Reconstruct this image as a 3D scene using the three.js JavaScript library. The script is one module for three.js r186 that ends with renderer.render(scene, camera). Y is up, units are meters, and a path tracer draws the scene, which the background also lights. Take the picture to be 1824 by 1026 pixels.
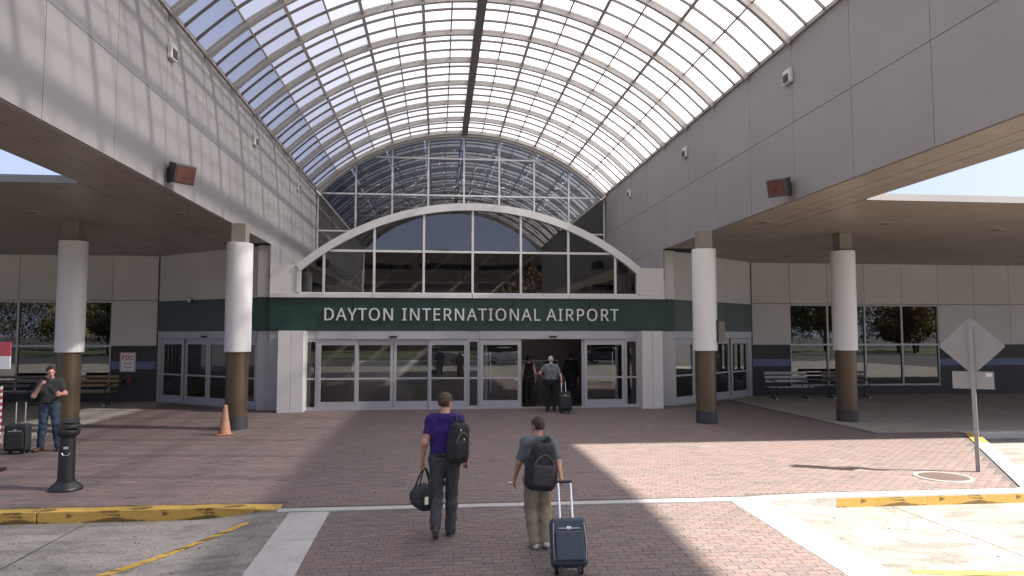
import * as THREE from 'three';
import { RoundedBoxGeometry } from 'three/addons/geometries/RoundedBoxGeometry.js';
import { TextGeometry } from 'three/addons/geometries/TextGeometry.js';
import { FontLoader } from 'three/addons/loaders/FontLoader.js';
import { mergeGeometries } from 'three/addons/utils/BufferGeometryUtils.js';

// ---------- camera, sky, sun, exposure ----------
const scene = new THREE.Scene();
const camera = new THREE.PerspectiveCamera(44.37, 1824 / 1026, 0.1, 1500);
camera.position.set(0, 2.5, 0);
{
  const yaw = 0.1044, pitch = 0.0659;
  camera.lookAt(Math.sin(yaw) * Math.cos(pitch), 2.5 + Math.sin(pitch), -Math.cos(yaw) * Math.cos(pitch));
}
camera.updateMatrixWorld(true);
const SUN = new THREE.Vector3(1.14, 1, 0.28).normalize();
// hazy daylight: pale towards the horizon, brighter round the sun
{
  const W = 512, H = 256, d = new Float32Array(W * H * 4), v = new THREE.Vector3();
  for (let r = 0; r < H; r++) for (let c = 0; c < W; c++) {
    const up = ((r + 0.5) / H - 0.5) * Math.PI, az = ((c + 0.5) / W - 0.5) * 2 * Math.PI; v.set(Math.cos(az) * Math.cos(up), Math.sin(up), Math.sin(az) * Math.cos(up));
    const t = Math.pow(1 - Math.max(v.y, 0), 2.6), k = Math.max(0, v.dot(SUN)), glow = 0.28 * Math.pow(k, 2.2) + 0.9 * Math.pow(k, 24), i = (r * W + c) * 4;
    [[0.095, 0.175], [0.124, 0.2], [0.212, 0.275]].forEach(([z, h], n) => { d[i + n] = z + (h - z) * t + glow * [1, 0.97, 0.92][n]; }); d[i + 3] = 1;
  }
  const t = new THREE.DataTexture(d, W, H, THREE.RGBAFormat, THREE.FloatType); t.mapping = THREE.EquirectangularReflectionMapping; t.magFilter = THREE.LinearFilter; t.needsUpdate = true;
  scene.background = t; scene.environment = t;
}
const sun = new THREE.DirectionalLight(new THREE.Color(1, 0.93, 0.84), 5);
sun.name = 'sun'; sun.position.copy(SUN).multiplyScalar(80); sun.target.position.set(0, 0, -15);
sun.position.add(sun.target.position); sun.castShadow = true; sun.shadow.radius = 2.8; sun.shadow.mapSize.set(4096, 4096);
Object.assign(sun.shadow.camera, { left: -40, right: 40, top: 40, bottom: -40, near: 1, far: 200 });
scene.add(sun, sun.target);
const renderer = new THREE.WebGLRenderer({ antialias: true });
renderer.toneMapping = THREE.LinearToneMapping;
renderer.toneMappingExposure = 4.25;
renderer.shadowMap.enabled = true;

// ---------- helpers ----------
const mix = (a, b, t) => a + (b - a) * t, sstep = (a, b, x) => { const t = Math.max(0, Math.min(1, (x - a) / (b - a))); return t * t * (3 - 2 * t); };
let seed_ = 12345;
function rnd() { seed_ = (seed_ * 1664525 + 1013904223) >>> 0; return seed_ / 4294967296; }
const rr = (a, b) => a + (b - a) * rnd();
const names = new Map();
function numbered(n) { const k = names.get(n) ?? 0; names.set(n, k + 1); return k ? n + '_' + String(k).padStart(3, '0') : n; }
function tag(o, label, category, group) { o.userData.label = label; o.userData.category = category; if (group) o.userData.group = group; return o; }
function thing(name, label, category, pos = [0, 0, 0], turn = 0, group) {
  const o = new THREE.Group(); o.name = numbered(name); o.position.set(...pos); o.rotation.y = turn; scene.add(o);
  return tag(o, label, category, group);
}
function structure(name, pos = [0, 0, 0]) { const o = new THREE.Group(); o.name = numbered(name); o.position.set(...pos); o.userData.kind = 'structure'; scene.add(o); return o; }
function part(name, geo, mat, parent) { const m = new THREE.Mesh(geo, mat); m.name = name; m.castShadow = m.receiveShadow = true; parent.add(m); return m; }
function sub(name, parent, pos = [0, 0, 0], turn = 0) { const g = new THREE.Group(); g.name = name; g.position.set(...pos); g.rotation.y = turn; parent.add(g); return g; }
function merge(list) { return mergeGeometries(list.map((g) => { const n = g.index ? g.toNonIndexed() : g; for (const k of Object.keys(n.attributes)) if (!['position', 'normal', 'uv'].includes(k)) n.deleteAttribute(k); return n; })); }
// uv in metres, by the axis each face points along
function triUV(geo) {
  const g = geo.index ? geo.toNonIndexed() : geo, p = g.attributes.position, n = g.attributes.normal, uv = new Float32Array(p.count * 2);
  for (let i = 0; i < p.count; i++) {
    const t = i - (i % 3); let nx = 0, ny = 0, nz = 0;
    for (let j = 0; j < 3; j++) { nx += n.getX(t + j); ny += n.getY(t + j); nz += n.getZ(t + j); }
    nx = Math.abs(nx); ny = Math.abs(ny); nz = Math.abs(nz);
    const x = p.getX(i), y = p.getY(i), z = p.getZ(i);
    if (ny >= nx && ny >= nz) { uv[2 * i] = x; uv[2 * i + 1] = z; } else if (nx >= nz) { uv[2 * i] = z; uv[2 * i + 1] = y; } else { uv[2 * i] = x; uv[2 * i + 1] = y; }
  }
  g.setAttribute('uv', new THREE.BufferAttribute(uv, 2)); return g;
}
// box between two corners
function box(x0, y0, z0, x1, y1, z1, r = 0) {
  const w = Math.abs(x1 - x0), h = Math.abs(y1 - y0), d = Math.abs(z1 - z0);
  const g = r ? new RoundedBoxGeometry(w, h, d, 1, Math.min(r, w / 2.05, h / 2.05, d / 2.05)) : new THREE.BoxGeometry(w, h, d);
  g.translate((x0 + x1) / 2, (y0 + y1) / 2, (z0 + z1) / 2); return triUV(g);
}
function cyl(r0, r1, h, x, y, z, seg = 20) { const g = new THREE.CylinderGeometry(r1, r0, h, seg); g.translate(x, y + h / 2, z); return g; }
function bar(a, b, r, seg = 8) {
  const A = new THREE.Vector3(...a), B = new THREE.Vector3(...b), d = B.clone().sub(A), g = new THREE.CylinderGeometry(r, r, d.length(), seg);
  g.applyQuaternion(new THREE.Quaternion().setFromUnitVectors(new THREE.Vector3(0, 1, 0), d.clone().normalize())); g.translate(...A.add(B).multiplyScalar(0.5).toArray()); return g;
}
function tube(pts, r, seg = 24, rad = 8) { return new THREE.TubeGeometry(new THREE.CatmullRomCurve3(pts.map((p) => new THREE.Vector3(...p))), seg, r, rad); }
function prism(pts, y0, y1) { // polygon in xz, flat top at y1
  const s = new THREE.Shape(pts.map(([x, z]) => new THREE.Vector2(x, -z))), g = new THREE.ExtrudeGeometry(s, { depth: y1 - y0, bevelEnabled: false });
  g.rotateX(-Math.PI / 2); g.translate(0, y0, 0); return triUV(g);
}
function hexa(p) { // 8 corners: bottom 0-3, top 4-7, both counter-clockwise from above
  const f = [[0, 3, 2, 1], [4, 5, 6, 7], [0, 1, 5, 4], [1, 2, 6, 5], [2, 3, 7, 6], [3, 0, 4, 7]], v = [];
  for (const [a, b, c, d] of f) for (const k of [a, b, c, a, c, d]) v.push(...p[k]);
  const g = new THREE.BufferGeometry(); g.setAttribute('position', new THREE.Float32BufferAttribute(v, 3)); g.computeVertexNormals();
  return triUV(g);
}
// arc strip in the xy plane, extruded along z: bars that follow a circle
function arcBar(cx, cy, r0, r1, a0, a1, z0, z1, seg = 32) {
  const v = [], P = (r, a, z) => [cx + r * Math.sin(a), cy + r * Math.cos(a), z];
  const quad = (a, b, c, d) => { for (const q of [a, b, c, a, c, d]) v.push(...q); };
  for (let i = 0; i < seg; i++) {
    const s = a0 + ((a1 - a0) * i) / seg, t = a0 + ((a1 - a0) * (i + 1)) / seg;
    quad(P(r0, s, z1), P(r0, t, z1), P(r1, t, z1), P(r1, s, z1)); quad(P(r0, t, z0), P(r0, s, z0), P(r1, s, z0), P(r1, t, z0));
    quad(P(r1, s, z1), P(r1, t, z1), P(r1, t, z0), P(r1, s, z0)); quad(P(r0, t, z1), P(r0, s, z1), P(r0, s, z0), P(r0, t, z0));
  }
  quad(P(r0, a0, z0), P(r0, a0, z1), P(r1, a0, z1), P(r1, a0, z0)); quad(P(r0, a1, z1), P(r0, a1, z0), P(r1, a1, z0), P(r1, a1, z1));
  const g = new THREE.BufferGeometry(); g.setAttribute('position', new THREE.Float32BufferAttribute(v, 3)); g.computeVertexNormals();
  return triUV(g);
}
// tileable value noise
function lattice(n, s) { let q = s * 7919 + 17; const a = new Float32Array(n * n); for (let i = 0; i < n * n; i++) { q = (q * 1664525 + 1013904223) >>> 0; a[i] = q / 4294967296; } return a; }
function fbm(N, base, oct, s, gain = 0.5) {
  const out = new Float32Array(N * N); let amp = 1, tot = 0;
  for (let o = 0; o < oct; o++) {
    const n = base << o; if (n > N) break; const L = lattice(n, s + o * 13);
    for (let y = 0; y < N; y++) for (let x = 0; x < N; x++) {
      const fx = (x / N) * n, fy = (y / N) * n, ix = Math.floor(fx), iy = Math.floor(fy); let u = fx - ix, v = fy - iy; u = u * u * (3 - 2 * u); v = v * v * (3 - 2 * v);
      const a = L[(iy % n) * n + (ix % n)], b = L[(iy % n) * n + ((ix + 1) % n)], c = L[((iy + 1) % n) * n + (ix % n)], d = L[((iy + 1) % n) * n + ((ix + 1) % n)];
      out[y * N + x] += amp * (a + (b - a) * u + (c - a) * v + (a - b - c + d) * u * v);
    }
    tot += amp; amp *= gain;
  }
  for (let i = 0; i < out.length; i++) out[i] /= tot; return out;
}
function dataTex(N, fn, size, srgb = true) {
  const d = new Uint8Array(N * N * 4);
  for (let i = 0; i < N * N; i++) { const c = fn(i, i % N, (i / N) | 0); for (let k = 0; k < 3; k++) d[4 * i + k] = Math.max(0, Math.min(255, (Array.isArray(c) ? c[k] : c) * 255)); d[4 * i + 3] = 255; }
  const t = new THREE.DataTexture(d, N, N); t.wrapS = t.wrapT = THREE.RepeatWrapping; t.magFilter = THREE.LinearFilter; t.minFilter = THREE.LinearMipmapLinearFilter; t.generateMipmaps = true;
  if (srgb) t.colorSpace = THREE.SRGBColorSpace; t.repeat.set(1 / size, 1 / size); t.needsUpdate = true; return t;
}
const lin = (r, g, b) => new THREE.Color().setRGB(r, g, b);
function std(c, roughness, extra = {}) { return new THREE.MeshStandardMaterial({ color: lin(...c), roughness, ...extra }); }

// ---------- textures ----------
const N = 512, nA = fbm(N, 4, 7, 1), nB = fbm(N, 8, 6, 2), nC = fbm(N, 64, 3, 3), nD = fbm(N, 128, 2, 4), nE = fbm(N, 2, 5, 5), nF = fbm(N, 16, 5, 6);
const nLong = (() => { const a = new Float32Array(N * N); for (let y = 0; y < N; y++) for (let x = 0; x < N; x++) { const u = x / 4, i = Math.floor(u), t = u - i; a[y * N + x] = mix(nF[y * N + i], nF[y * N + ((i + 1) % 128)], t); } return a; })();
const texConcrete = dataTex(N, (i) => { const s = nD[i] > 0.8 ? 0.88 : 1; const st = 1 - 0.3 * sstep(0.58, 0.72, nB[i]); return 0.62 + 0.38 * (0.5 * nA[i] + 0.25 * nC[i] + 0.25) * s * st + 0.05; }, 2.6);
const texRoad = dataTex(N, (i) => { const stain = sstep(0.55, 0.75, nF[i]) * sstep(0.4, 0.6, nE[i]); return (0.78 + 0.3 * (nA[i] - 0.5) + 0.22 * (nD[i] - 0.5)) * (1 - 0.1 * stain) * (1 - 0.16 * sstep(0.5, 0.72, nLong[i])); }, 3.4);
const bumpFine = dataTex(N, (i) => 0.5 * nC[i] + 0.5 * nD[i], 0.9, false);
const bumpWave = dataTex(N, (i) => nE[i], 3.1, false);
const texPanel = dataTex(N, (i) => 0.92 + 0.08 * (nE[i] - 0.5) + 0.02 * (nC[i] - 0.5), 3.7);
const texPaver = dataTex(N, (i) => 0.8 + 0.2 * (nC[i] - 0.5) + 0.18 * (nF[i] - 0.5) + 0.14 * (nD[i] - 0.5), 0.7);
const texPaint = dataTex(N, (i) => { const w = 0.55 * sstep(0.6, 0.7, nF[i] * 0.35 + nC[i] * 0.4 + nD[i] * 0.25); const s = (0.9 + 0.3 * (nA[i] - 0.5) + 0.1 * (nC[i] - 0.5)) * (1 - 0.42 * sstep(0.58, 0.7, nLong[i])); return [mix(s, 0.55, w), mix(s, 0.6, w), mix(s, 1.0, w)]; }, 1.3);
const nStreak = (() => { const a = new Float32Array(N * N), f = fbm(N, 32, 4, 9); for (let y = 0; y < N; y++) for (let x = 0; x < N; x++) a[y * N + x] = f[y * N + ((x >> 4) << 0) % N]; return a; })();
const texSoffit = dataTex(N, (i) => 0.88 + 0.1 * (nStreak[i] - 0.5) + 0.12 * (nA[i] - 0.5), 4.1);
const texCloth = dataTex(N, (i, x, y) => 0.86 + 0.2 * (nA[i] - 0.5) + 0.06 * (((x + y) % 4) / 4 - 0.5), 0.5);
const bumpCloth = dataTex(N, (i, x, y) => 0.5 + 0.25 * Math.sin(x * Math.PI / 2) * Math.sin(y * Math.PI / 2) + 0.3 * (nF[i] - 0.5), 0.35, false);
const roughMap = dataTex(N, (i) => 0.75 + 0.5 * (nA[i] - 0.5) + 0.2 * (nC[i] - 0.5), 2.2, false);

// ---------- materials ----------
const M = {
  panel: [1, 0.96, 1.03].map((k) => std([0.71 * k, 0.68 * k, 0.665 * k], 0.45, { map: texPanel })),
  fascia: [1, 0.965, 1.03, 0.985].map((k) => std([0.295 * k, 0.28 * k, 0.28 * k], 0.45, { map: texPanel, bumpMap: bumpWave, bumpScale: 0.0015 })),
  core: std([0.06, 0.055, 0.05], 0.9),
  soffit: std([0.37, 0.31, 0.26], 0.5, { map: texSoffit, roughnessMap: roughMap }),
  sleeve: std([0.78, 0.77, 0.75], 0.35, { map: texPanel }),
  bronze: std([0.115, 0.083, 0.05], 0.38, { map: texPanel, metalness: 0.25 }),
  baseDark: std([0.05, 0.052, 0.06], 0.55, { map: texConcrete }),
  green: std([0.017, 0.052, 0.043], 0.35, { map: texPanel }),
  frame: std([0.5, 0.5, 0.53], 0.38, { map: texPanel, metalness: 0.3 }),
  frameWhite: std([0.68, 0.67, 0.66], 0.4, { map: texPanel }),
  steel: std([0.44, 0.41, 0.375], 0.45, { map: texPanel }),
  steelDark: std([0.13, 0.11, 0.095], 0.5),
  letter: std([0.7, 0.72, 0.72], 0.3, { metalness: 0.35 }),
  glass: new THREE.MeshPhysicalMaterial({ color: lin(0.5, 0.52, 0.53), transmission: 1, roughness: 0.0, thickness: 0, ior: 1.85, bumpMap: bumpWave, bumpScale: 0.0012 }),
  glassDark: new THREE.MeshPhysicalMaterial({ color: lin(0.28, 0.31, 0.335), transmission: 1, roughness: 0.0, thickness: 0, ior: 2.0, bumpMap: bumpWave, bumpScale: 0.0016 }),
  vault: [0, 1, 2].map((k) => new THREE.MeshPhysicalMaterial({ color: lin(0.58 - 0.03 * k, 0.58 - 0.03 * k, 0.61 - 0.03 * k), transmission: 0.95, roughness: 0.82, thickness: 0, ior: 1.45 })),
  roofLight: new THREE.MeshPhysicalMaterial({ color: lin(0.3, 0.31, 0.34), transmission: 0.95, roughness: 0.55, thickness: 0, ior: 1.45 }),
  charcoal: std([0.055, 0.055, 0.062], 0.6, { map: texConcrete, bumpMap: bumpFine, bumpScale: 0.004 }),
  stripe: std([0.13, 0.19, 0.36], 0.5, { map: texPanel }),
  concrete: std([0.4, 0.36, 0.31], 0.85, { map: texConcrete, bumpMap: bumpFine, bumpScale: 0.003 }),
  concretePale: std([0.5, 0.475, 0.45], 0.85, { map: texConcrete, bumpMap: bumpFine, bumpScale: 0.003 }),
  road: std([0.39, 0.355, 0.31], 0.88, { map: texRoad, bumpMap: bumpFine, bumpScale: 0.004 }),
  asphalt: std([0.06, 0.06, 0.06], 0.9, { map: texRoad, bumpMap: bumpFine, bumpScale: 0.005 }),
  yellow: std([0.58, 0.36, 0.075], 0.7, { map: texPaint, bumpMap: bumpFine, bumpScale: 0.003 }),
  joint: std([0.1, 0.085, 0.075], 0.95, { map: texConcrete }),
  interior: std([0.34, 0.28, 0.23], 0.7, { map: texPanel }),
  interiorFloor: std([0.16, 0.12, 0.1], 0.25, { map: texConcrete }),
  truss: std([0.75, 0.75, 0.74], 0.5),
  black: std([0.012, 0.012, 0.013], 0.45),
  blackSoft: std([0.016, 0.016, 0.018], 0.8, { bumpMap: bumpCloth, bumpScale: 0.003 }),
  chrome: std([0.75, 0.75, 0.77], 0.22, { metalness: 0.9 }),
  galv: std([0.34, 0.33, 0.33], 0.5, { metalness: 0.5, map: texPanel, roughnessMap: roughMap }),
  grass: std([0.04, 0.07, 0.018], 0.95, { map: texConcrete }),
};
const paverTints = [[0.212, 0.158, 0.14], [0.2, 0.156, 0.142], [0.23, 0.163, 0.142], [0.19, 0.154, 0.142], [0.21, 0.166, 0.15], [0.228, 0.165, 0.145], [0.182, 0.144, 0.132], [0.214, 0.174, 0.158]];
M.pavers = paverTints.map((c) => std([c[0] * 1.2, c[1] * 1.17, c[2] * 1.17], 0.75, { map: texPaver, bumpMap: bumpFine, bumpScale: 0.002 }));
M.paverAny = std([1.2, 1.17, 1.17], 0.75, { map: texPaver, bumpMap: bumpFine, bumpScale: 0.002 });

// ---------- layout numbers (metres; camera stands at x 0, z 0) ----------
const CX = 1.17, HALF = 6.71, XL = CX - HALF, XR = CX + HALF, YB = 5.485, YT = 9.1, ZF = -24.08, ZU = -32.74, BEAM = 1.52;
const gridZ = (k) => -32.5 + 2.215 * k, ZEND = gridZ(17);
const VR = 9.35, VY = 11.95 - VR, VA = Math.asin(HALF / VR);
const ndc = new THREE.Vector3();
function inView(x, y, z, m = 1.0) { ndc.set(x, y, z).applyMatrix4(camera.matrixWorldInverse); if (ndc.z > -0.2) return false; ndc.applyMatrix4(camera.projectionMatrix); return Math.abs(ndc.x) < m && Math.abs(ndc.y) < m; }

// ---------- ground, road, kerbs, paving ----------
const slope = 0.028, crossY = (z) => -slope * Math.max(0, z + 10.4);
{
  const g = structure('ground', [0, -0.2, 0]);
  const p = new THREE.PlaneGeometry(1200, 1200, 1, 1); p.rotateX(-Math.PI / 2); part('asphalt_sheet', triUV(p), M.asphalt, g);
}
const roadY = (x, z) => {
  const flat = -0.15; let w = 0;
  if (x < 1.2) w = sstep(-3.5, -2.1, x); else w = 1 - sstep(4.9, 6.2, x);
  return mix(flat, crossY(z) - 0.012, w * (1 - sstep(-5.5, -3, z)));
};
{
  const g = structure('road');
  const mk = (x0, x1, z0, z1, nx, nz) => {
    const p = new THREE.PlaneGeometry(x1 - x0, z1 - z0, nx, nz); p.rotateX(-Math.PI / 2); p.translate((x0 + x1) / 2, 0, (z0 + z1) / 2);
    const a = p.attributes.position; for (let i = 0; i < a.count; i++) a.setY(i, roadY(a.getX(i), a.getZ(i))); p.computeVertexNormals(); return triUV(p);
  };
  // concrete slabs with open joints between them
  const xs = [-40, -29, -19.5, -13.6, -9.1, -4.9, -1.9], zs = [-10.74, -6.4, -1.9, 2.6, 7.2, 11.8];
  for (let i = 0; i < 6; i++) for (let j = 0; j < 5; j++) part('concrete_slab', mk(xs[i] + 0.008, xs[i + 1] - 0.008, zs[j] + 0.008, zs[j + 1] - 0.008, i === 5 ? 24 : 2, 8), M.road, g);
  const xr = [4.75, 7.0, 10.6, 15.2, 19.8, 29, 40];
  for (let i = 0; i < 6; i++) for (let j = 0; j < 5; j++) part('concrete_slab', mk(xr[i] + 0.008, xr[i + 1] - 0.008, zs[j] + 0.008, zs[j + 1] - 0.008, i === 0 ? 24 : 2, 8), M.road, g);
  part('concrete_slab', mk(-1.9, 4.75, -5.4, 11.8, 2, 4), M.road, g);
  // right-hand lane that runs back beside the peninsula
  part('concrete_slab', mk(9.6, 40, -16.92, -10.75, 2, 2), M.road, g);
  // painted lines
  const line = (a, b, w, name) => {
    const dx = b[0] - a[0], dz = b[1] - a[1], l = Math.hypot(dx, dz), nx = (-dz / l) * w / 2, nz = (dx / l) * w / 2, n = 14, v = [];
    for (let i = 0; i < n; i++) { const q = (t, s) => { const x = a[0] + dx * t + nx * s, z = a[1] + dz * t + nz * s; return [x, roadY(x, z) + 0.005, z]; }; const A = q(i / n, -1), B = q((i + 1) / n, -1), C = q((i + 1) / n, 1), D = q(i / n, 1); for (const k of [A, C, B, A, D, C]) v.push(...k); }
    const ge = new THREE.BufferGeometry(); ge.setAttribute('position', new THREE.Float32BufferAttribute(v, 3)); ge.computeVertexNormals();
    if (ge.attributes.normal.getY(0) < 0) throw new Error('line faces down'); part(name, triUV(ge), M.yellow, g);
  };
  line([-2.55, -10.1], [-5.2, -6.0], 0.14, 'painted_line'); line([-5.75, -10.2], [-8.4, -6.1], 0.14, 'painted_line');
  line([5.2, -7.45], [12, -7.3], 0.13, 'painted_line');
}
{ // kerbs
  const g = structure('kerb');
  const K = (x0, x1, y0, y1, z0, z1, mat) => part('kerb_stone', box(x0, y0, z0, x1, y1, z1, 0.02), mat, g);
  const xs = [-40, -30, -20, -13, -8.2, -5.6, -3.3];
  for (let i = 0; i + 1 < xs.length; i++) K(xs[i] + 0.004, xs[i + 1] - 0.004, -0.3, 0.012, -11.0, -10.76, M.yellow);
  part('kerb_stone', hexa([[-3.296, -0.3, -10.76], [-2.25, -0.3, -10.62], [-2.25, -0.3, -10.9], [-3.296, -0.3, -11.0], [-3.296, 0.01, -10.76], [-2.25, -0.012, -10.62], [-2.25, 0.004, -10.9], [-3.296, 0.012, -11.0]]), M.yellow, g);
  part('flush_kerb', box(-2.246, -0.3, -10.62, 1.2, 0.008, -10.43), M.concretePale, g);
  part('flush_kerb', box(1.206, -0.3, -10.62, 4.86, 0.008, -10.43), M.concretePale, g);
  part('kerb_stone', hexa([[4.866, -0.3, -10.4], [6.1, -0.3, -10.45], [6.1, -0.3, -10.75], [4.866, -0.3, -10.66], [4.866, -0.01, -10.4], [6.1, 0.012, -10.45], [6.1, 0.012, -10.75], [4.866, 0.006, -10.66]]), M.concretePale, g);
  for (const [a, b] of [[6.104, 7.6], [7.604, 9.35]]) { part('kerb_stone', box(a, -0.3, -10.75, b, 0.012, -10.46), M.concretePale, g); part('painted_face', box(a, -0.28, -10.459, b, -0.012, -10.452), M.yellow, g); }
  const d = (t) => [mix(9.5, 13.35, t), mix(-10.8, -16.9, t)];
  for (let i = 0; i < 4; i++) {
    const a = d(i / 4), b = d((i + 1) / 4 - 0.003), nx = 0.25, nz = 0.16, m = i === 3 ? M.yellow : M.concretePale;
    part('kerb_stone', hexa([[a[0], -0.3, a[1]], [a[0] + nx, -0.3, a[1] + nz], [b[0] + nx, -0.3, b[1] + nz], [b[0], -0.3, b[1]], [a[0], 0.012, a[1]], [a[0] + nx, 0.012, a[1] + nz], [b[0] + nx, 0.012, b[1] + nz], [b[0], 0.012, b[1]]]), m, g);
  }
  part('kerb_stone', hexa([[9.354, -0.3, -10.46], [9.75, -0.3, -10.66], [9.5, -0.3, -10.8], [9.354, -0.3, -10.75], [9.354, 0.012, -10.46], [9.75, 0.012, -10.66], [9.5, 0.012, -10.8], [9.354, 0.012, -10.75]]), M.concretePale, g);
  part('kerb_stone', box(13.4, -0.3, -17.2, 40, 0.012, -16.9, 0.02), M.concretePale, g);
}
{ // concrete walkways beside the paving
  const g = structure('walkway');
  const xs = [-40, -31, -25, -22, -19, -16, -13, -9.7];
  for (let i = 0; i + 1 < xs.length; i++) for (const [z0, z1] of [[-28.2, -24.4], [-24.4, -21], [-21, -17.6]]) part('walk_slab', box(xs[i] + 0.006, -0.25, z0 + 0.006, xs[i + 1] - 0.006, 0, z1 - 0.006), M.concrete, g);
  part('walk_slab', box(-40, -0.25, -17.59, -22.1, 0, -11.09), M.concrete, g);
  const xr = [11.2, 13.4, 16, 19, 22, 25, 31, 40];
  for (let i = 0; i + 1 < xr.length; i++) for (const [z0, z1] of [[-28.2, -24.4], [-24.4, -20.8], [-20.8, -17.21]]) part('walk_slab', box(xr[i] + 0.006, -0.25, z0 + 0.006, xr[i + 1] - 0.006, 0, z1 - 0.006), M.concrete, g);
}
const PL = 0.225, PW = 0.1125;
const paverGeo = (() => {
  const a = 0.012, k = [0, 1, 1, 0, 0, 1, 1, 0, 0], out = (ins) => {
    const p = []; for (let i = 0; i <= 8; i++) p.push([Math.min(Math.max((i / 8) * PL, ins), PL - ins), k[i] * a + ins]);
    for (let i = 8; i >= 0; i--) p.push([Math.min(Math.max((i / 8) * PL, ins), PL - ins), PW + k[i] * a - ins]); return p;
  };
  const o = out(0.0015), n = out(0.005), v = [], n18 = o.length, q = (p, y) => [p[0] - PL / 2, y, -(p[1] - PW / 2)];
  for (let i = 0; i < 8; i++) { const A = q(n[i], 0), B = q(n[i + 1], 0), C = q(n[n18 - 2 - i], 0), D = q(n[n18 - 1 - i], 0); for (const t of [A, B, C, A, C, D]) v.push(...t); }
  for (let i = 0; i < n18; i++) { const j = (i + 1) % n18, A = q(o[i], -0.012), B = q(o[j], -0.012), C = q(n[j], 0), D = q(n[i], 0); for (const t of [A, B, C, A, C, D]) v.push(...t); }
  const g = new THREE.BufferGeometry(); g.setAttribute('position', new THREE.Float32BufferAttribute(v, 3)); g.computeVertexNormals();
  return triUV(g);
})();
const paverVariants = [0, 1, 2, 3].map((k) => { const g = paverGeo.clone(), u = g.attributes.uv; for (let i = 0; i < u.count; i++) u.setXY(i, u.getX(i) + 0.17 * k, u.getY(i) + 0.23 * k); return g; });
function pavers(parent, x0, x1, z0, z1, inside, at = [0, 0]) {
  const list = [];
  const rows = Math.floor((z1 - z0) / PW);
  for (let r = 0; r < rows; r++) {
    const z = z1 - (r + 0.5) * PW, off = (r % 2) * PL / 2;
    for (let x = x0 + off; x < x1 + PL * 0.6; x += PL) if (inside(x, z)) list.push([x, z, rr(-0.0022, 0.0012), rr(-0.006, 0.006), rr(-0.006, 0.006), Math.floor(nB[((((x * 40) & 511) + 512) % 512) + 512 * ((((z * 40) & 511) + 512) % 512)] * 24 + rnd() * 5) % 8]);
  }
  const seen = list.filter(([x, z]) => inView(x, at[0], z + at[1], 0.99)).sort((a, b) => b[1] - a[1]).slice(0, 300), pick = new Set(seen);
  for (const [x, z, dy, ax, az, c] of seen) { const m = part('paver', paverVariants[Math.floor(rnd() * 4)], M.pavers[c], parent); m.position.set(x, dy, z); m.rotation.set(ax, 0, az); }
  const rest = list.filter((p) => !pick.has(p)), im = new THREE.InstancedMesh(paverGeo, M.paverAny, rest.length), mt = new THREE.Matrix4(), q = new THREE.Quaternion(), e = new THREE.Euler(), c = new THREE.Color(), one = new THREE.Vector3(1, 1, 1), v = new THREE.Vector3();
  rest.forEach(([x, z, dy, ax, az, k], i) => { mt.compose(v.set(x, dy, z), q.setFromEuler(e.set(ax, 0, az)), one); im.setMatrixAt(i, mt); const t = paverTints[k], w = (rnd() < 0.03 ? rr(0.6, 1.4) : rr(0.93, 1.07)) * (0.86 + 0.28 * nA[((((x * 23) | 0) % 512) + 512) % 512 + 512 * (((((z * 23) | 0) % 512) + 512) % 512)]); im.setColorAt(i, c.setRGB(t[0] * w, t[1] * w, t[2] * w)); });
  im.name = 'paver_field'; im.userData.kind = 'stuff'; im.castShadow = im.receiveShadow = true; parent.add(im);
}
const wingZ = (x) => { const d = Math.abs(x - CX); return d < 7.14 ? -24.1 : -24.45 - (d - 7.14) * 0.775; };
{
  const g = structure('plaza_paving');
  const inside = (x, z) => {
    if (z < wingZ(x) + 0.06 || z < -27.9) return false;
    if (x < -9.85 && z < -17.5) return false; if (x < -22 || (x > 11.05 && z < -17.1)) return false;
    const t = (z + 10.8) / -6.1; if (x > mix(9.5, 13.35, t) - 0.16) return false;
    if (x > -2.2 && x < 4.7) return z < -10.69; if (x <= -2.2) return z < -11.06; return z < -10.83;
  };
  pavers(g, -22, 14, -28, -10.62, inside);
  part('joint_bed', prism([[-22.1, -10.99], [-3.3, -10.99], [-2.2, -10.63], [5.9, -10.63], [5.9, -10.74], [9.36, -10.74], [9.5, -10.8], [13.35, -16.9], [13.35, -17.195], [11.2, -17.195], [11.2, -28], [-9.7, -28], [-9.7, -17.6], [-22.1, -17.6]], -0.25, -0.0075), M.joint, g);
}
{
  const g = structure('crosswalk_paving', [0, 0, -10.4]); g.rotation.x = slope;
  pavers(g, -1.5, 4.38, 0.0, 5.0, () => true, [-0.06, -10.4]);
  part('joint_bed', box(-1.5, -0.2, 0, 4.4, -0.0075, 5.0), M.joint, g);
  for (const [x0, x1] of [[-2.06, -1.505], [4.405, 4.95]]) for (let i = 0; i < 4; i++) part('concrete_band', box(x0, -0.2, i * 1.25 + 0.005, x1, 0.004, i * 1.25 + 1.245), M.concretePale, g);
}
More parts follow.
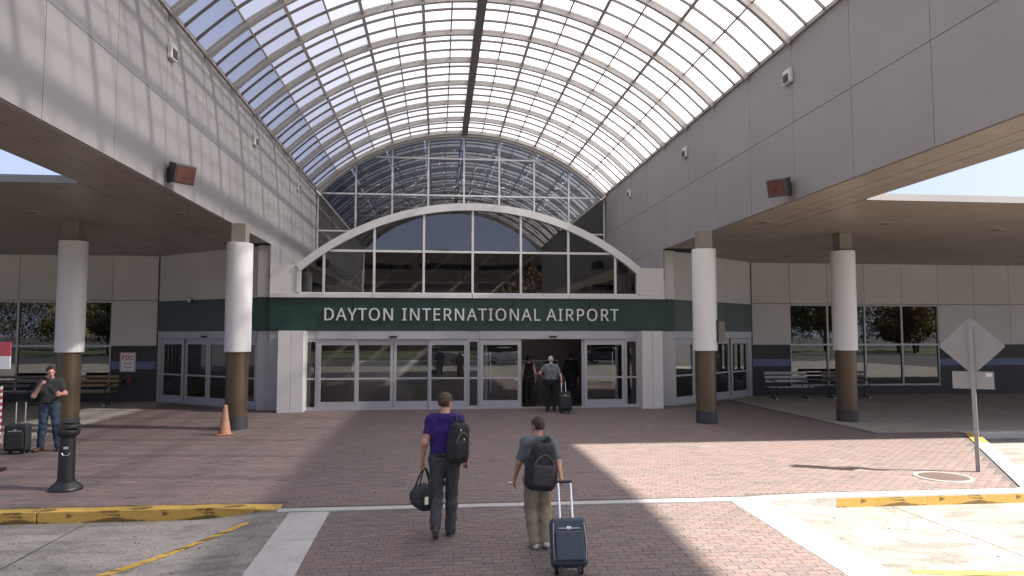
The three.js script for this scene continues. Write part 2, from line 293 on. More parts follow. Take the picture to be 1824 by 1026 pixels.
{ // leaf scraps and grit on the road, too many and too small to count
  const g = new THREE.IcosahedronGeometry(0.5, 0); g.scale(1, 0.25, 1);
  const im = new THREE.InstancedMesh(g, std([0.06, 0.045, 0.035], 0.9), 170), mt = new THREE.Matrix4(), q = new THREE.Quaternion(), v = new THREE.Vector3(), s = new THREE.Vector3(), e = new THREE.Euler();
  for (let i = 0; i < 170; i++) { const left = i < 130, x = left ? -2.3 - 6.5 * Math.pow(rnd(), 1.2) : rr(5, 10), z = left ? rr(-10.7, -6.8) : rr(-10.3, -6.8), k = rr(0.01, 0.035); mt.compose(v.set(x, roadY(x, z) + k * 0.1, z), q.setFromEuler(e.set(0, rr(0, 6), 0)), s.set(k * rr(0.8, 2.2), k, k)); im.setMatrixAt(i, mt); }
  im.name = 'leaf_litter'; im.userData = { kind: 'stuff', label: 'dark leaf scraps and grit scattered on the concrete road', category: 'litter' }; scene.add(im);
}
{ // trodden gum and drips on the paving
  const im = new THREE.InstancedMesh(new THREE.CylinderGeometry(1, 1.15, 1, 9), std([0.075, 0.062, 0.056], 0.9), 260), mt = new THREE.Matrix4(), q = new THREE.Quaternion(), v = new THREE.Vector3(), s = new THREE.Vector3(), e = new THREE.Euler();
  for (let i = 0; i < 260; i++) { const k = 0.012 + 0.03 * Math.pow(rnd(), 3); mt.compose(v.set(CX + (rnd() + rnd() - 1) * 9, 0.0035, rr(-23.5, -11.2)), q.setFromEuler(e.set(0, rr(0, 6), 0)), s.set(k * rr(0.8, 1.4), 0.003, k)); im.setMatrixAt(i, mt); }
  im.name = 'gum_spots'; im.userData = { kind: 'stuff', label: 'small dark gum spots trodden into the brick plaza', category: 'stains' }; scene.add(im);
}

// ---------- entrance canopy: glazed barrel vault on two clad beams ----------
const canopy = thing('entrance_canopy', 'glazed barrel vault canopy on two long grey clad beams over the plaza', 'canopy', [0, 0, 0]);
{
  const purX = []; for (let k = -8; k <= 8; k++) purX.push(Math.abs(k) === 8 ? Math.sign(k) * HALF : 0.8275 * k);
  const ang = purX.map((u) => Math.asin(u / VR));
  const P = (r, a, z) => [CX + r * Math.sin(a), VY + r * Math.cos(a), z];
  // ribs on the grid, glazing bars between them
  for (let k = 0; k <= 17; k++) {
    const z = gridZ(k); if (k > 0) part('rib', merge([arcBar(CX, VY, VR - 0.15, VR - 0.03, -VA, VA, z - 0.055, z + 0.055, 40), arcBar(CX, VY, VR - 0.03, VR + 0.03, -VA, VA, z - 0.06, z + 0.06, 40)]), M.steel, canopy);
    if (k < 17) for (const f of [1 / 3, 2 / 3]) part('glazing_bar', arcBar(CX, VY, VR - 0.035, VR + 0.03, -VA, VA, z + 2.215 * f - 0.018, z + 2.215 * f + 0.018, 32), M.steelDark, canopy);
  }
  ang.forEach((a, i) => {
    const k = i - 8; if (Math.abs(k) === 8) return;
    const main = k % 2 === 0, w = k === 0 ? 0.26 : main ? 0.085 : 0.045, d = k === 0 ? 0.26 : main ? 0.1 : 0.055, L = ZEND - gridZ(0);
    const g = new THREE.BoxGeometry(w, d, L); g.rotateZ(-a); const c = P(VR + 0.02 - d / 2, a, gridZ(0) + L / 2); g.translate(...c);
    part(k === 0 ? 'ridge_beam' : 'purlin', triUV(g), k === 0 ? M.steelDark : M.steel, canopy);
  });
  // glazing: one sheet per cell; the ones that show largest are parts, the rest one field
  const cells = [];
  for (let b = 0; b < 17; b++) for (let f = 0; f < 3; f++) for (let i = 0; i < 16; i++) {
    const z0 = gridZ(b) + (2.215 * f) / 3 + 0.012, z1 = gridZ(b) + (2.215 * (f + 1)) / 3 - 0.012, a0 = ang[i] + 0.0012, a1 = ang[i + 1] - 0.0012, r = VR + 0.036;
    const A = P(r, a0, z0), B = P(r, a1, z0), C = P(r, a1, z1), D = P(r, a0, z1), am = (a0 + a1) / 2, c = P(r, am, (z0 + z1) / 2);
    const g = new THREE.BufferGeometry(); g.setAttribute('position', new THREE.Float32BufferAttribute([A, D, C, A, C, B].flat(), 3)); g.computeVertexNormals();
    let area = 0; if (inView(...c, 1.0)) { const q = [A, B, C, D].map((p) => new THREE.Vector3(...p).project(camera)); for (let j = 0; j < 4; j++) { const s = q[j], t = q[(j + 1) % 4]; area += s.x * t.y - t.x * s.y; } }
    cells.push({ g: triUV(g), area: Math.abs(area), m: Math.floor(rnd() * 3) });
  }
  cells.sort((a, b) => b.area - a.area);
  cells.slice(0, 300).forEach((c) => part('glazing_sheet', c.g, M.vault[c.m], canopy));
  part('glazing_field', merge(cells.slice(300).map((c) => c.g)), M.vault[1], canopy).userData.kind = 'stuff';
  // end frames, springing rails
  part('end_arch', merge([arcBar(CX, VY, VR - 0.26, VR + 0.1, -VA, VA, ZU + 0.1, ZU + 0.42, 48), arcBar(CX, VY, VR - 0.16, VR - 0.02, -VA, VA, ZU + 0.42, ZU + 0.5, 48)]), M.steel, canopy);
  part('end_arch', arcBar(CX, VY, VR - 0.24, VR + 0.12, -VA, VA, ZEND - 0.05, ZEND + 0.25, 48), M.steel, canopy);
  for (const s of [-1, 1]) {
    const xi = CX + s * HALF, xo = CX + s * (HALF + BEAM);
    part('springing_rail', box(xi - s * 0.05, YT + 0.0, ZU + 0.1, xi + s * 0.35, YT + 0.09, ZEND + 0.2), M.steel, canopy);
    part('beam_core', box(xi + s * 0.06, YB + 0.06, ZF + 0.02, xo - s * 0.05, YT - 0.01, ZEND + 0.15), M.core, canopy);
    part('beam_core', box(xi + s * 0.06, YB + 0.06, ZU - 0.1, xo - s * 0.05, YT - 0.01, ZF + 0.01), M.core, canopy); part('beam_core', box(xi + s * 0.06, 3.72, ZU - 0.1, xi + s * 0.4, YB + 0.05, ZF - 0.2), M.core, canopy);
    for (let k = 0; k < 17; k++) for (const [y0, y1] of [[YB + 0.02, 7.234], [7.246, YT - 0.012]]) {
      part('fascia_panel', box(xi, y0, gridZ(k) + 0.006, xi + s * 0.05, y1, gridZ(k + 1) - 0.006), M.fascia[Math.floor(rnd() * 4)], canopy);
      if (k > 3) part('outer_panel', box(xo - s * 0.045, y0, gridZ(k) + 0.006, xo, y1, gridZ(k + 1) - 0.006), M.fascia[Math.floor(rnd() * 4)], canopy);
    }
    for (let k = 0; k < 4; k++) part('fascia_panel', box(xi, 4.4, gridZ(k) + 0.006, xi + s * 0.05, YB + 0.012, Math.min(gridZ(k + 1) - 0.006, ZF - 0.02)), M.fascia[Math.floor(rnd() * 4)], canopy);
    part('coping', box(xi + s * 0.36, YT - 0.005, ZF - 1, xo + s * 0.03, YT + 0.06, ZEND + 0.2), M.steel, canopy);
    part('end_panel', box(xi, YB + 0.02, ZEND + 0.16, xo, YT - 0.01, ZEND + 0.2), M.fascia[Math.floor(rnd() * 4)], canopy);
    // underside boards of the beam, a dark reveal between them
    const e = [0.03, 0.62, 1.02, BEAM - 0.01];
    for (let i = 0; i < 3; i++) for (let k = 4; k < 17; k++) part('soffit_board', box(xi + s * (e[i] + 0.006), YB, Math.max(gridZ(k), ZF + 0.02) + 0.005, xi + s * (e[i + 1] - 0.012), YB + 0.04, gridZ(k + 1) - 0.005), M.soffit, canopy);
  }
}
// side canopies
for (const s of [-1, 1]) {
  const side = thing('side_canopy', s < 0 ? 'flat brown soffit canopy behind the person in jeans' : 'flat brown soffit canopy above the two benches and diamond sign', 'canopy');
  const xi = CX + s * HALF, xo = CX + s * (HALF + BEAM), xe = s * 40;
  part('roof_slab', box(xo + s * 0.012, YB + 0.045, -28.4, xe, YB + 0.13, -14.62), M.core, side);
  part('roof_slab', box(xi + s * 0.062, YB + 0.045, -28.4, xo + s * 0.01, 5.9, ZF - 0.42), M.core, side);
  for (let i = 0; i < 7; i++) part('front_panel', box(xo + s * (0.014 + i * 4.4), YB - 0.01, -14.61, xo + s * (4.4 + i * 4.4), YB + 0.14, -14.55), M.fascia[Math.floor(rnd() * 4)], side);
  for (let i = 0; i < 22; i++) {
    const z1 = -14.62 - i * 0.61, z0 = z1 - 0.597, wide = z1 < ZF - 0.4;
    const xa = wide ? xi + s * 0.02 : xo + s * 0.012, L = [0, 6.1, 12.2, 18.3, 24.4, 33];
    for (let j = 0; j < 5; j++) part('soffit_board', box(j ? xo + s * (L[j] + 0.005) : xa, YB, z0, xo + s * L[j + 1], YB + 0.04 + 0.0, z1), M.soffit, side);
  }
}

// ---------- terminal building ----------
const hall = thing('terminal_building', 'grey panelled airport terminal with arched glass front and green sign band', 'building');
const LR = 9.0, LYC = 6.98 - LR, upArch = (x) => VY + Math.sqrt((VR - 0.27) ** 2 - (x - CX) ** 2), loArch = (x) => LYC + Math.sqrt((LR - 0.22) ** 2 - (x - CX) ** 2);
function glazedArch(parent, z, xs, ys, top, xmin, xmax, bar, depth, glass, mat) {
  for (let i = 0; i + 1 < xs.length; i++) for (let j = 0; j + 1 < ys.length; j++) {
    const x0 = xs[i] + bar / 2, x1 = xs[i + 1] - bar / 2, y0 = ys[j] + bar / 2, y1 = ys[j + 1] - bar / 2, pts = [];
    const n = 12; for (let k = 0; k <= n; k++) { const x = mix(x0, x1, k / n), y = Math.min(y1, top(x)); if (y > y0 + 0.004) pts.push([x, y]); }
    if (pts.length < 2) continue;
    const sh = new THREE.Shape(); sh.moveTo(pts[0][0], y0); for (const p of pts) sh.lineTo(p[0], p[1]); sh.lineTo(pts[pts.length - 1][0], y0);
    const g = new THREE.ShapeGeometry(sh); g.translate(0, 0, z); part('pane', triUV(g), glass, parent);
  }
  for (const x of xs) part('mullion', box(x - bar / 2, ys[0], z - depth, x + bar / 2, Math.min(top(x) + 0.05, ys[ys.length - 1] + 0.02), z + depth * 0.6), mat, parent);
  for (const y of ys) {
    let a = xs[0], b = xs[xs.length - 1]; for (let k = 0; k < 400 && top(a) < y; k++) a += 0.02; for (let k = 0; k < 400 && top(b) < y; k++) b -= 0.02;
    if (b - a > 0.2) for (let i = 0; i + 1 < xs.length; i++) { const p = Math.max(a, xs[i] + bar / 2), q = Math.min(b, xs[i + 1] - bar / 2); if (q - p > 0.05) part('transom', box(p, y - bar / 2, z - depth * 0.9, q, y + bar / 2, z + depth * 0.5), mat, parent); }
  }
}
{ // upper gable glazing
  const w = sub('gable_window', hall), xs = []; for (let k = -4; k <= 4; k++) xs.push(Math.abs(k) === 4 ? CX + Math.sign(k) * (HALF - 0.04) : CX + 1.655 * k);
  glazedArch(w, ZU, xs, [5.0, 7.24, 8.97, 10.71, 12.2], upArch, XL, XR, 0.075, 0.09, M.glassDark, M.frameWhite);
}
{ // lower arched window of the vestibule
  const w = sub('arched_window', hall), xs = [CX - 5.78]; for (let k = -3; k <= 3; k++) xs.push(CX + 1.66 * k); xs.push(CX + 5.78);
  glazedArch(w, ZF - 0.03, xs, [3.88, 5.32, 7.2], loArch, 0, 0, 0.075, 0.09, M.glassDark, M.frameWhite);
  const A = Math.asin(5.88 / LR);
  part('arch_trim', arcBar(CX, LYC, LR - 0.23, LR + 0.02, -A, A, ZF - 0.25, ZF + 0.09, 48), M.frameWhite, w);
  for (const s of [-1, 1]) part('jamb', box(CX + s * 5.72, 3.9, ZF - 0.2, CX + s * 5.85, 4.74, ZF + 0.07), M.frameWhite, w);
  for (let i = 0; i < 4; i++) part('sill', box(XL + 0.01 + i * 3.35, 3.735, ZF - 0.2, XL + 3.345 + i * 3.35 + (i === 3 ? 0.03 : 0), 3.87, ZF + 0.1), M.frameWhite, w);
  part('vestibule_roof', arcBar(CX, LYC, LR - 0.1, LR, -A, A, ZU + 0.1, ZF - 0.26, 40), M.fascia[Math.floor(rnd() * 4)], hall);
  for (const s of [-1, 1]) {
    part('vestibule_roof', box(CX + s * 5.9, 4.74, ZU + 0.1, CX + s * (HALF - 0.01), 4.83, ZF - 0.05), M.fascia[Math.floor(rnd() * 4)], hall);
    part('wall_panel', box(CX + s * 5.86, 3.88, ZF - 0.12, CX + s * (HALF + 0.005), 4.825, ZF + 0.03), M.panel[Math.floor(rnd() * 3)], hall);
  }
}
// green sign band
{
  const w = 2.69; for (let i = 0; i < 5; i++) part('band_panel', box(XL + i * w + 0.004, 2.63, ZF - 0.25, XL + (i + 1) * w - 0.004 - 0.006, 3.73, ZF + 0.02), M.green, hall);
  const font = await new FontLoader().loadAsync('fonts/droid/droid_sans_regular.typeface.json');
  const sign = thing('lettering', 'raised silver DAYTON INTERNATIONAL AIRPORT lettering on green band', 'sign', [0, 2.975, ZF + 0.045]);
  const size = 0.41, sc = size / font.data.resolution, put = (word, x0, x1) => {
    const adv = [...word].map((c) => font.data.glyphs[c].ha * sc * 1.02), tot = adv.reduce((a, b) => a + b, 0) - 0.05, gap = (x1 - x0 - tot) / (word.length - 1); let x = x0 - 0.03;
    [...word].forEach((c, i) => { const g = new TextGeometry(c, { font, size, depth: 0.045, curveSegments: 8, bevelEnabled: true, bevelThickness: 0.004, bevelSize: 0.001, bevelSegments: 1 }); g.scale(1.02, 1, 1); const m = part('letter', g, M.letter, sign); m.position.x = x; x += adv[i] + gap; });
  };
  put('DAYTON', -3.78, -1.47); put('INTERNATIONAL', -1.19, 3.49); put('AIRPORT', 3.73, 6.22);
}
// doors -------------------------------------------------------------
function leaf(name, parent, x0, x1, z, glass = M.glass, o = {}) {
  const g = sub(name, parent, o.pos ?? [0, 0, 0], o.turn ?? 0), y0 = o.y0 ?? 0.03, y1 = 2.34, st = o.st ?? 0.095, d = 0.028, mid = 1.03;
  part('frame', merge([box(x0, y0, z - d, x0 + st, y1, z + d), box(x1 - st, y0, z - d, x1, y1, z + d), box(x0 + st, y1 - (o.top ?? 0.19), z - d + 0.002, x1 - st, y1, z + d - 0.002), box(x0 + st, y0, z - d + 0.002, x1 - st, o.bot ?? 0.27, z + d - 0.002)]), M.frame, g);
  part('mid_rail', box(x0 + st - 0.01, mid - 0.03, z - 0.02, x1 - st + 0.01, mid + 0.03, z + 0.022), M.frame, g);
  for (const [a, b] of [[o.bot ?? 0.27, mid - 0.03], [mid + 0.03, y1 - (o.top ?? 0.19)]]) { const p = new THREE.PlaneGeometry(x1 - x0 - 2 * st, b - a); p.translate((x0 + x1) / 2, (a + b) / 2, z); part('pane', triUV(p), glass, g); }
  if (o.handle) part('push_bar', merge([bar([x0 + o.handle, 0.55, z + 0.05], [x0 + o.handle, 1.9, z + 0.05], 0.016), bar([x0 + o.handle, 0.6, z], [x0 + o.handle, 0.6, z + 0.05], 0.01), bar([x0 + o.handle, 1.85, z], [x0 + o.handle, 1.85, z + 0.05], 0.01)]), M.chrome, g);
  return g;
}
{
  const z = ZF - 0.06;
  leaf('sidelight', hall, -4.37, -3.99, z, M.glass, { st: 0.05, bot: 0.1, top: 0.08, y0: 0 });
  leaf('sidelight', hall, 1.03, 1.4, z, M.glass, { st: 0.05, bot: 0.1, top: 0.08, y0: 0 });
  leaf('sidelight', hall, 6.5, 6.92, z, M.glass, { st: 0.05, bot: 0.1, top: 0.08, y0: 0 });
  leaf('sliding_door', hall, -3.95, -2.66, z); leaf('sliding_door', hall, -2.72, -1.49, z - 0.065); leaf('sliding_door', hall, -1.47, -0.24, z - 0.065); leaf('sliding_door', hall, -0.3, 0.99, z);
  leaf('sliding_door', hall, 1.45, 2.82, z); leaf('sliding_door', hall, 1.6, 2.86, z - 0.065, M.glass, { handle: 0.2 });
  leaf('sliding_door', hall, 5.04, 6.46, z); leaf('sliding_door', hall, 4.96, 6.24, z - 0.065, M.glass, { handle: 1.08 });
  for (const [a, b] of [[-4.38, -3.99], [-3.985, 1.015], [1.02, 1.405], [1.41, 6.475], [6.48, 6.93]]) part('door_header', box(a, 2.35, z - 0.12, b, 2.625, z + 0.04 + (b - a > 1 ? 0.03 : 0)), M.frame, hall);
  for (const [a, b] of [[-3.985, -3.955], [0.995, 1.025], [1.41, 1.445], [6.465, 6.495]]) part('door_jamb', box(a, 0, z - 0.1, b, 2.349, z + 0.05), M.frame, hall);
  for (const [a, b] of [[-4.37, 1.4], [1.41, 6.92]]) part('threshold', box(a, -0.05, z - 0.14, b, 0.025, z + 0.11), M.frame, hall);
  for (const x of [-1.48, 3.93]) part('motion_sensor', box(x - 0.13, 2.4, z + 0.07, x + 0.13, 2.46, z + 0.14, 0.015), M.black, hall);
  // white pillars either side
  for (const [a, b, l] of [[-5.12, -4.31, 0], [6.9, 7.62, 0]]) { const c = (a + b) / 2, p = sub('pillar', hall); part('cladding', box(a, 0, ZF - 0.2, c - 0.004, 2.622, ZF + 0.62, 0.008), M.panel[Math.floor(rnd() * 3)], p); part('cladding', box(c + 0.004, 0, ZF - 0.2, b, 2.622, ZF + 0.62, 0.008), M.panel[Math.floor(rnd() * 3)], p); }
  for (const [a, b] of [[XL + 0.01, -5.13], [7.63, XR - 0.01]]) part('wall_panel', box(a, 0, ZF - 0.15, b, 2.622, ZF - 0.02), M.frame, hall);
}
// angled wings with their own doors
for (const s of [-1, 1]) {
  const ax = CX + s * 7.14, az = -24.45, bx = CX + s * 11.68, bz = -27.97, len = Math.hypot(bx - ax, bz - az);
  part('corner_post', box(CX + s * (HALF + 0.008), 3.75, -24.75, CX + s * 7.15, YB - 0.005, ZF - 0.16), M.panel[Math.floor(rnd() * 3)], hall);
  part('corner_post', box(CX + s * (HALF + 0.008), 2.625, -24.75, CX + s * 7.15, 3.745, ZF - 0.14), M.green, hall);
  part('corner_post', box(CX + s * (HALF + 0.008), 0, -24.75, CX + s * 7.13, 2.62, ZF - 0.18), M.frame, hall);
  // local frame: x runs left to right as seen from the plaza, z out of the wall
  const o = s < 0 ? [bx, 0, bz] : [ax, 0, az], e = s < 0 ? [ax, az] : [bx, bz], turn = -Math.atan2(e[1] - o[2], e[0] - o[0]);
  const W = (name, geo, mat) => { const m = part(name, geo, mat, hall); m.position.set(...o); m.rotation.y = turn; return m; };
  for (let i = 0; i < 3; i++) { const a = (len * i) / 3 + 0.004, b = (len * (i + 1)) / 3 - 0.004; W('wall_panel', box(a, 3.752, -0.2, b, YB - 0.004, 0), M.panel[Math.floor(rnd() * 3)]); W('band_panel', box(a, 2.628, -0.2, b, 3.745, 0.015), M.green); }
  W('door_header', box(0.05, 2.35, -0.14, len - 0.05, 2.62, 0.03), M.frame);
  const n = 4, a0 = s < 0 ? 0.25 : 0.1, a1 = len - (s < 0 ? 0.08 : 0.3), w = (a1 - a0) / n;
  for (let i = 0; i < n; i++) leaf('sliding_door', hall, a0 + i * w + 0.01, a0 + (i + 1) * w - 0.01, -0.05 - ((i === 1 || i === 2) ? 0.06 : 0), M.glass, { pos: o, turn, st: 0.11 });
  W('door_jamb', box(0, 0, -0.14, a0, 2.34, 0.0), M.frame); W('door_jamb', box(a1, 0, -0.14, len, 2.34, 0.0), M.frame);
  W('threshold', box(a0, -0.05, -0.2, a1, 0.025, 0.06), M.frame);
  W('motion_sensor', box(len / 2 - 0.13, 2.4, 0.03, len / 2 + 0.13, 2.46, 0.1, 0.015), M.black);
}
// long side walls with ribbon windows
for (const s of [-1, 1]) {
  const x = (d) => CX + s * d, z = -28, B = (d0, y0, z0, d1, y1, z1, r) => box(x(d0), y0, z0, x(d1), y1, z1, r);
  part('wall_return', B(11.55, 0, -28.3, 11.72, YB - 0.004, -27.96), M.core, hall);
  const e = []; for (let i = 0; i <= 15; i++) e.push(11.72 + 1.655 * i);
  for (let i = 0; i < 15; i++) {
    part('wall_panel', B(e[i] + 0.008, 3.79, z - 0.3, e[i + 1] - 0.008, YB - 0.006, z), M.panel[Math.floor(rnd() * 3)], hall);
    const win = i >= 1 && i <= 4;
    if (!win) {
      part('wall_panel', B(e[i] + 0.008, 2.085, z - 0.3, e[i + 1] - 0.008, 3.77, z), M.panel[Math.floor(rnd() * 3)], hall);
      part('base_block', B(e[i] + 0.003, 0, z - 0.3, e[i + 1] - 0.003, 2.068, z - 0.05), M.charcoal, hall);
      part('stripe', B(e[i] + 0.003, 1.2, z - 0.06, e[i + 1] - 0.003, 1.49, z - 0.04), M.stripe, hall);
    } else part('base_block', B(e[i] + 0.003, 0, z - 0.3, e[i + 1] - 0.003, 0.36, z - 0.05), M.charcoal, hall);
  }
  for (let i = 1; i <= 4; i++) {
    const g = sub('window', hall), a = e[i], b = e[i + 1], f = 0.035, zz = z - 0.08;
    part('frame', merge([B(a, 0.37, zz - 0.06, a + f, 3.77, zz + 0.06), B(b - f, 0.37, zz - 0.06, b, 3.77, zz + 0.06), B(a + f, 3.7, zz - 0.058, b - f, 3.77, zz + 0.058), B(a + f, 0.37, zz - 0.058, b - f, 0.44, zz + 0.058)]), M.frame, g);
    part('transom', B(a + f, 2.05, zz - 0.05, b - f, 2.12, zz + 0.055), M.frame, g);
    for (const [y0, y1] of [[0.44, 2.05], [2.12, 3.7]]) { const p = new THREE.PlaneGeometry(b - a - 2 * f, y1 - y0); p.translate(x((a + b) / 2), (y0 + y1) / 2, zz); part('pane', triUV(p), M.glassDark, g); }
  }
  // room behind, closed
  part('room_wall', B(11.6, 0, -33.2, 37, YB, -33), M.interior, hall); part('room_floor', B(11.8, -0.2, -33, 37, 0.001, -28.31), M.interiorFloor, hall);
  part('room_ceiling', B(11.8, 4.0, -33, 37, 4.1, -28.31), M.interior, hall);
  part('room_wall', B(11.56, 0, -33, 11.75, YB, -28.31), M.interior, hall); part('room_wall', B(36.6, 0, -33, 37, YB, -28.31), M.interior, hall);
  part('roof_slab', B(HALF + BEAM + 0.02, YB + 0.05, -47, 37, 6.2, -28.41), M.core, hall);
  part('room_wall', B(11.6, 0, -46.5, 11.74, YB, -33.21), M.interior, hall);
  part('hall_wall', B(HALF + 0.06, 3.7, -46.5, HALF + 0.3, YT, ZU - 0.12), M.interior, hall);
  part('hall_ceiling', B(HALF + 0.31, 3.7, -46.5, 11.59, 3.8, ZU - 0.12), M.interior, hall);
}
// hall inside: floor, ceiling over the entrance, back wall, roof lights and trusses
{
  part('hall_floor', prism([[XL - 0.4, ZF - 0.22], [XR + 0.4, ZF - 0.22], [CX + 11.5, -28.1], [CX + 11.5, -46.4], [CX - 11.5, -46.4], [CX - 11.5, -28.1]], -0.2, 0.003), M.interiorFloor, hall);
  part('hall_ceiling', prism([[XL, ZF - 0.26], [XR, ZF - 0.26], [XR + 0.4, ZF - 0.6], [CX + 11.5, -28.2], [CX + 11.5, -32.85], [CX - 11.5, -32.85], [CX - 11.5, -28.2], [XL - 0.4, ZF - 0.6]], 3.55, 3.7), M.interior, hall);
  part('hall_wall', box(CX - 11.6, 0, -46.6, CX + 11.6, 12.2, -46.45), M.interior, hall);
  for (let i = 0; i < 8; i++) { const a = -VA + (2 * VA * i) / 8, b = -VA + (2 * VA * (i + 1)) / 8; part('roof_light', arcBar(CX, VY, VR, VR + 0.01, a + 0.004, b - 0.004, -46.5, ZU + 0.09, 3), M.roofLight, hall); }
  for (const z of [-34.6, -37.6, -40.6, -43.6]) {
    const g = sub('truss', hall), top = (x) => VY + Math.sqrt((VR - 0.35) ** 2 - (x - CX) ** 2), yb = 9.75, L = [];
    const half = 5.8, n = 10; for (let i = 0; i < n; i++) { const xa = CX - half + (2 * half * i) / n, xb = CX - half + (2 * half * (i + 1)) / n; L.push(bar([xa, top(xa), z], [xb, top(xb), z], 0.05)); L.push(bar([xa, i % 2 ? yb : top(xa), z], [xb, i % 2 ? top(xb) : yb, z], 0.04)); L.push(bar([xb, yb, z], [xb, top(xb), z], 0.025)); }
    L.push(bar([CX - HALF, yb, z], [CX + HALF, yb, z], 0.07)); part('lattice', merge(L), M.truss, g);
  }
  part('counter', box(-4.5, 0, -38.6, 0.2, 1.1, -38, 0.02), M.frameWhite, hall); part('counter', box(1.6, 0, -38.6, 6.5, 1.1, -38, 0.02), M.frameWhite, hall);
  part('hanging_sign', box(-1.5, 2.55, -31.06, -0.2, 3.0, -31, 0.01), std([0.45, 0.04, 0.05], 0.5), hall); part('hanging_sign', box(2.5, 2.6, -35.06, 5.2, 3.0, -35, 0.01), M.stripe, hall);
}

// ---------- columns ----------
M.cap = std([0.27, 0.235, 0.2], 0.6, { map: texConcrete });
{
  const spots = [[-5.32, 'white sleeved round column beside the orange traffic cone'], [-9.56, 'white sleeved round column behind the person in jeans'], [7.62, 'white sleeved round column carrying a small dark box'], [11.86, 'white sleeved round column in front of the benches']];
  for (const [x, label] of spots) {
    const c = thing('column', label, 'column', [x, 0, -19.6], 0, 'round columns along the plaza');
    part('base', cyl(0.3, 0.3, 0.34, 0, 0, 0, 36), M.baseDark, c);
    part('post', cyl(0.285, 0.285, 1.76, 0, 0.34, 0, 36), M.bronze, c);
    part('sleeve', new THREE.LatheGeometry([[0.29, 2.04], [0.335, 2.04], [0.34, 2.05], [0.34, 4.94], [0.335, 4.95], [0.2, 4.95]].map((p) => new THREE.Vector2(...p)), 40), M.sleeve, c);
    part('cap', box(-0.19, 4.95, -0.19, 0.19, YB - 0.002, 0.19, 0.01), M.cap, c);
  }
  const b = thing('junction_box', 'small dark grey box fixed to the side of a column', 'box', [7.98, 2.3, -19.45]);
  part('housing', box(-0.07, 0, -0.1, 0.13, 0.58, 0.1, 0.02), M.steelDark, b); part('mount', box(-0.11, -0.03, -0.08, -0.07, 0.61, 0.12, 0.01), M.black, b);
}
// ---------- wall lights and speakers on the fascias ----------
const where = [['nearest the top of the beam', -14.9], ['midway along the beam', -21.6], ['closest to the gable glass', -28.25]];
for (const s of [-1, 1]) for (const [w, z] of where) {
  const side = s < 0 ? 'sunlit' : 'shaded';
  const l = thing('wall_light', `small white wall light on the ${side} beam, ${w}`, 'light', [CX + s * HALF, 8.12, z], s < 0 ? 0 : Math.PI, 'wall lights under the vault');
  part('housing', box(0.001, 0.04, -0.16, 0.09, 0.36, 0.16, 0.015), M.frameWhite, l); part('lens', box(0.09, 0.08, -0.1, 0.115, 0.25, 0.1, 0.01), M.core, l);
}
for (const s of [-1, 1]) {
  const sp = thing('loudspeaker', s < 0 ? 'grey box loudspeaker with rusty grille on the sunlit beam' : 'box loudspeaker with rusty grille on the shaded beam', 'loudspeaker', [CX + s * HALF, 5.78, -15.0], s < 0 ? 0 : Math.PI, 'loudspeakers on the beams');
  part('bracket', merge([box(0.001, -0.16, -0.06, 0.03, 0.14, 0.06), box(0.03, -0.03, -0.02, 0.12, 0.03, 0.02)]), M.black, sp);
  const body = part('housing', box(-0.15, -0.2, -0.22, 0.17, 0.2, 0.22, 0.02), std([0.065, 0.06, 0.062], 0.5), sp); body.position.set(0.26, 0.03, 0); body.rotation.set(0, s < 0 ? -0.75 : 0.75, -0.28);
  const gr = part('grille', box(0.171, -0.165, -0.185, 0.186, 0.165, 0.185), std([0.13, 0.05, 0.036], 0.8, { map: texPaint }), body);
}
// ---------- recessed lights ----------
const downs = [[-6.34, -18.0, 'left beam soffit beside the white column'], [-9.84, -18.2, 'brown soffit above the person in jeans'], [-9.7, -24.95, 'brown soffit near the angled green band'], [8.57, -17.8, 'underside of the shaded beam'], [11.95, -17.7, 'brown soffit before the column with benches'], [13.2, -25.6, 'brown soffit near the white wall corner'], [15.8, -18.4, 'brown soffit above the diamond sign']];
for (const [x, z, w] of downs) {
  const d = thing('downlight', `round recessed downlight in the ${w}`, 'light', [x, YB - 0.001, z], 0, 'recessed soffit lights');
  const ring = new THREE.RingGeometry(0.1, 0.15, 24); ring.rotateX(Math.PI / 2); ring.translate(0, -0.012, 0);
  part('trim_ring', merge([ring, cyl(0.15, 0.15, 0.012, 0, -0.012, 0, 24)]), M.frameWhite, d); part('lens', cyl(0.1, 0.1, 0.02, 0, -0.02, 0, 20), M.steelDark, d);
}
{ // security camera on the angled wall
  const c = thing('security_camera', 'small white security camera above the green band by the column', 'camera', [-9.0, 3.72, -26.75], 0.6);
  part('mount', cyl(0.05, 0.05, 0.06, 0, 0.1, -0.03, 16), M.frameWhite, c); const g = new THREE.SphereGeometry(0.1, 20, 14); g.translate(0, 0.04, 0.06); part('dome', g, M.frameWhite, c); const l = new THREE.SphereGeometry(0.05, 14, 10); l.translate(0.03, 0.0, 0.13); part('lens', l, M.black, c);
  part('arm', bar([0, 0.12, -0.35], [0, 0.1, 0.02], 0.025), M.frameWhite, c);
}
// ---------- traffic cone ----------
{
  const c = thing('traffic_cone', 'faded orange traffic cone at the foot of the white column', 'cone', [-5.28, 0.002, -18.5], 0.3);
  const m = std([0.6, 0.31, 0.18], 0.6, { map: texPaint });
  part('body', new THREE.LatheGeometry([[0.155, 0.03], [0.14, 0.06], [0.09, 0.4], [0.045, 0.72], [0.04, 0.74], [0.03, 0.74], [0.03, 0.7]].map((p) => new THREE.Vector2(...p)), 28), m, c);
  part('foot', box(-0.19, 0, -0.19, 0.19, 0.035, 0.19, 0.012), std([0.36, 0.14, 0.08], 0.75), c);
}
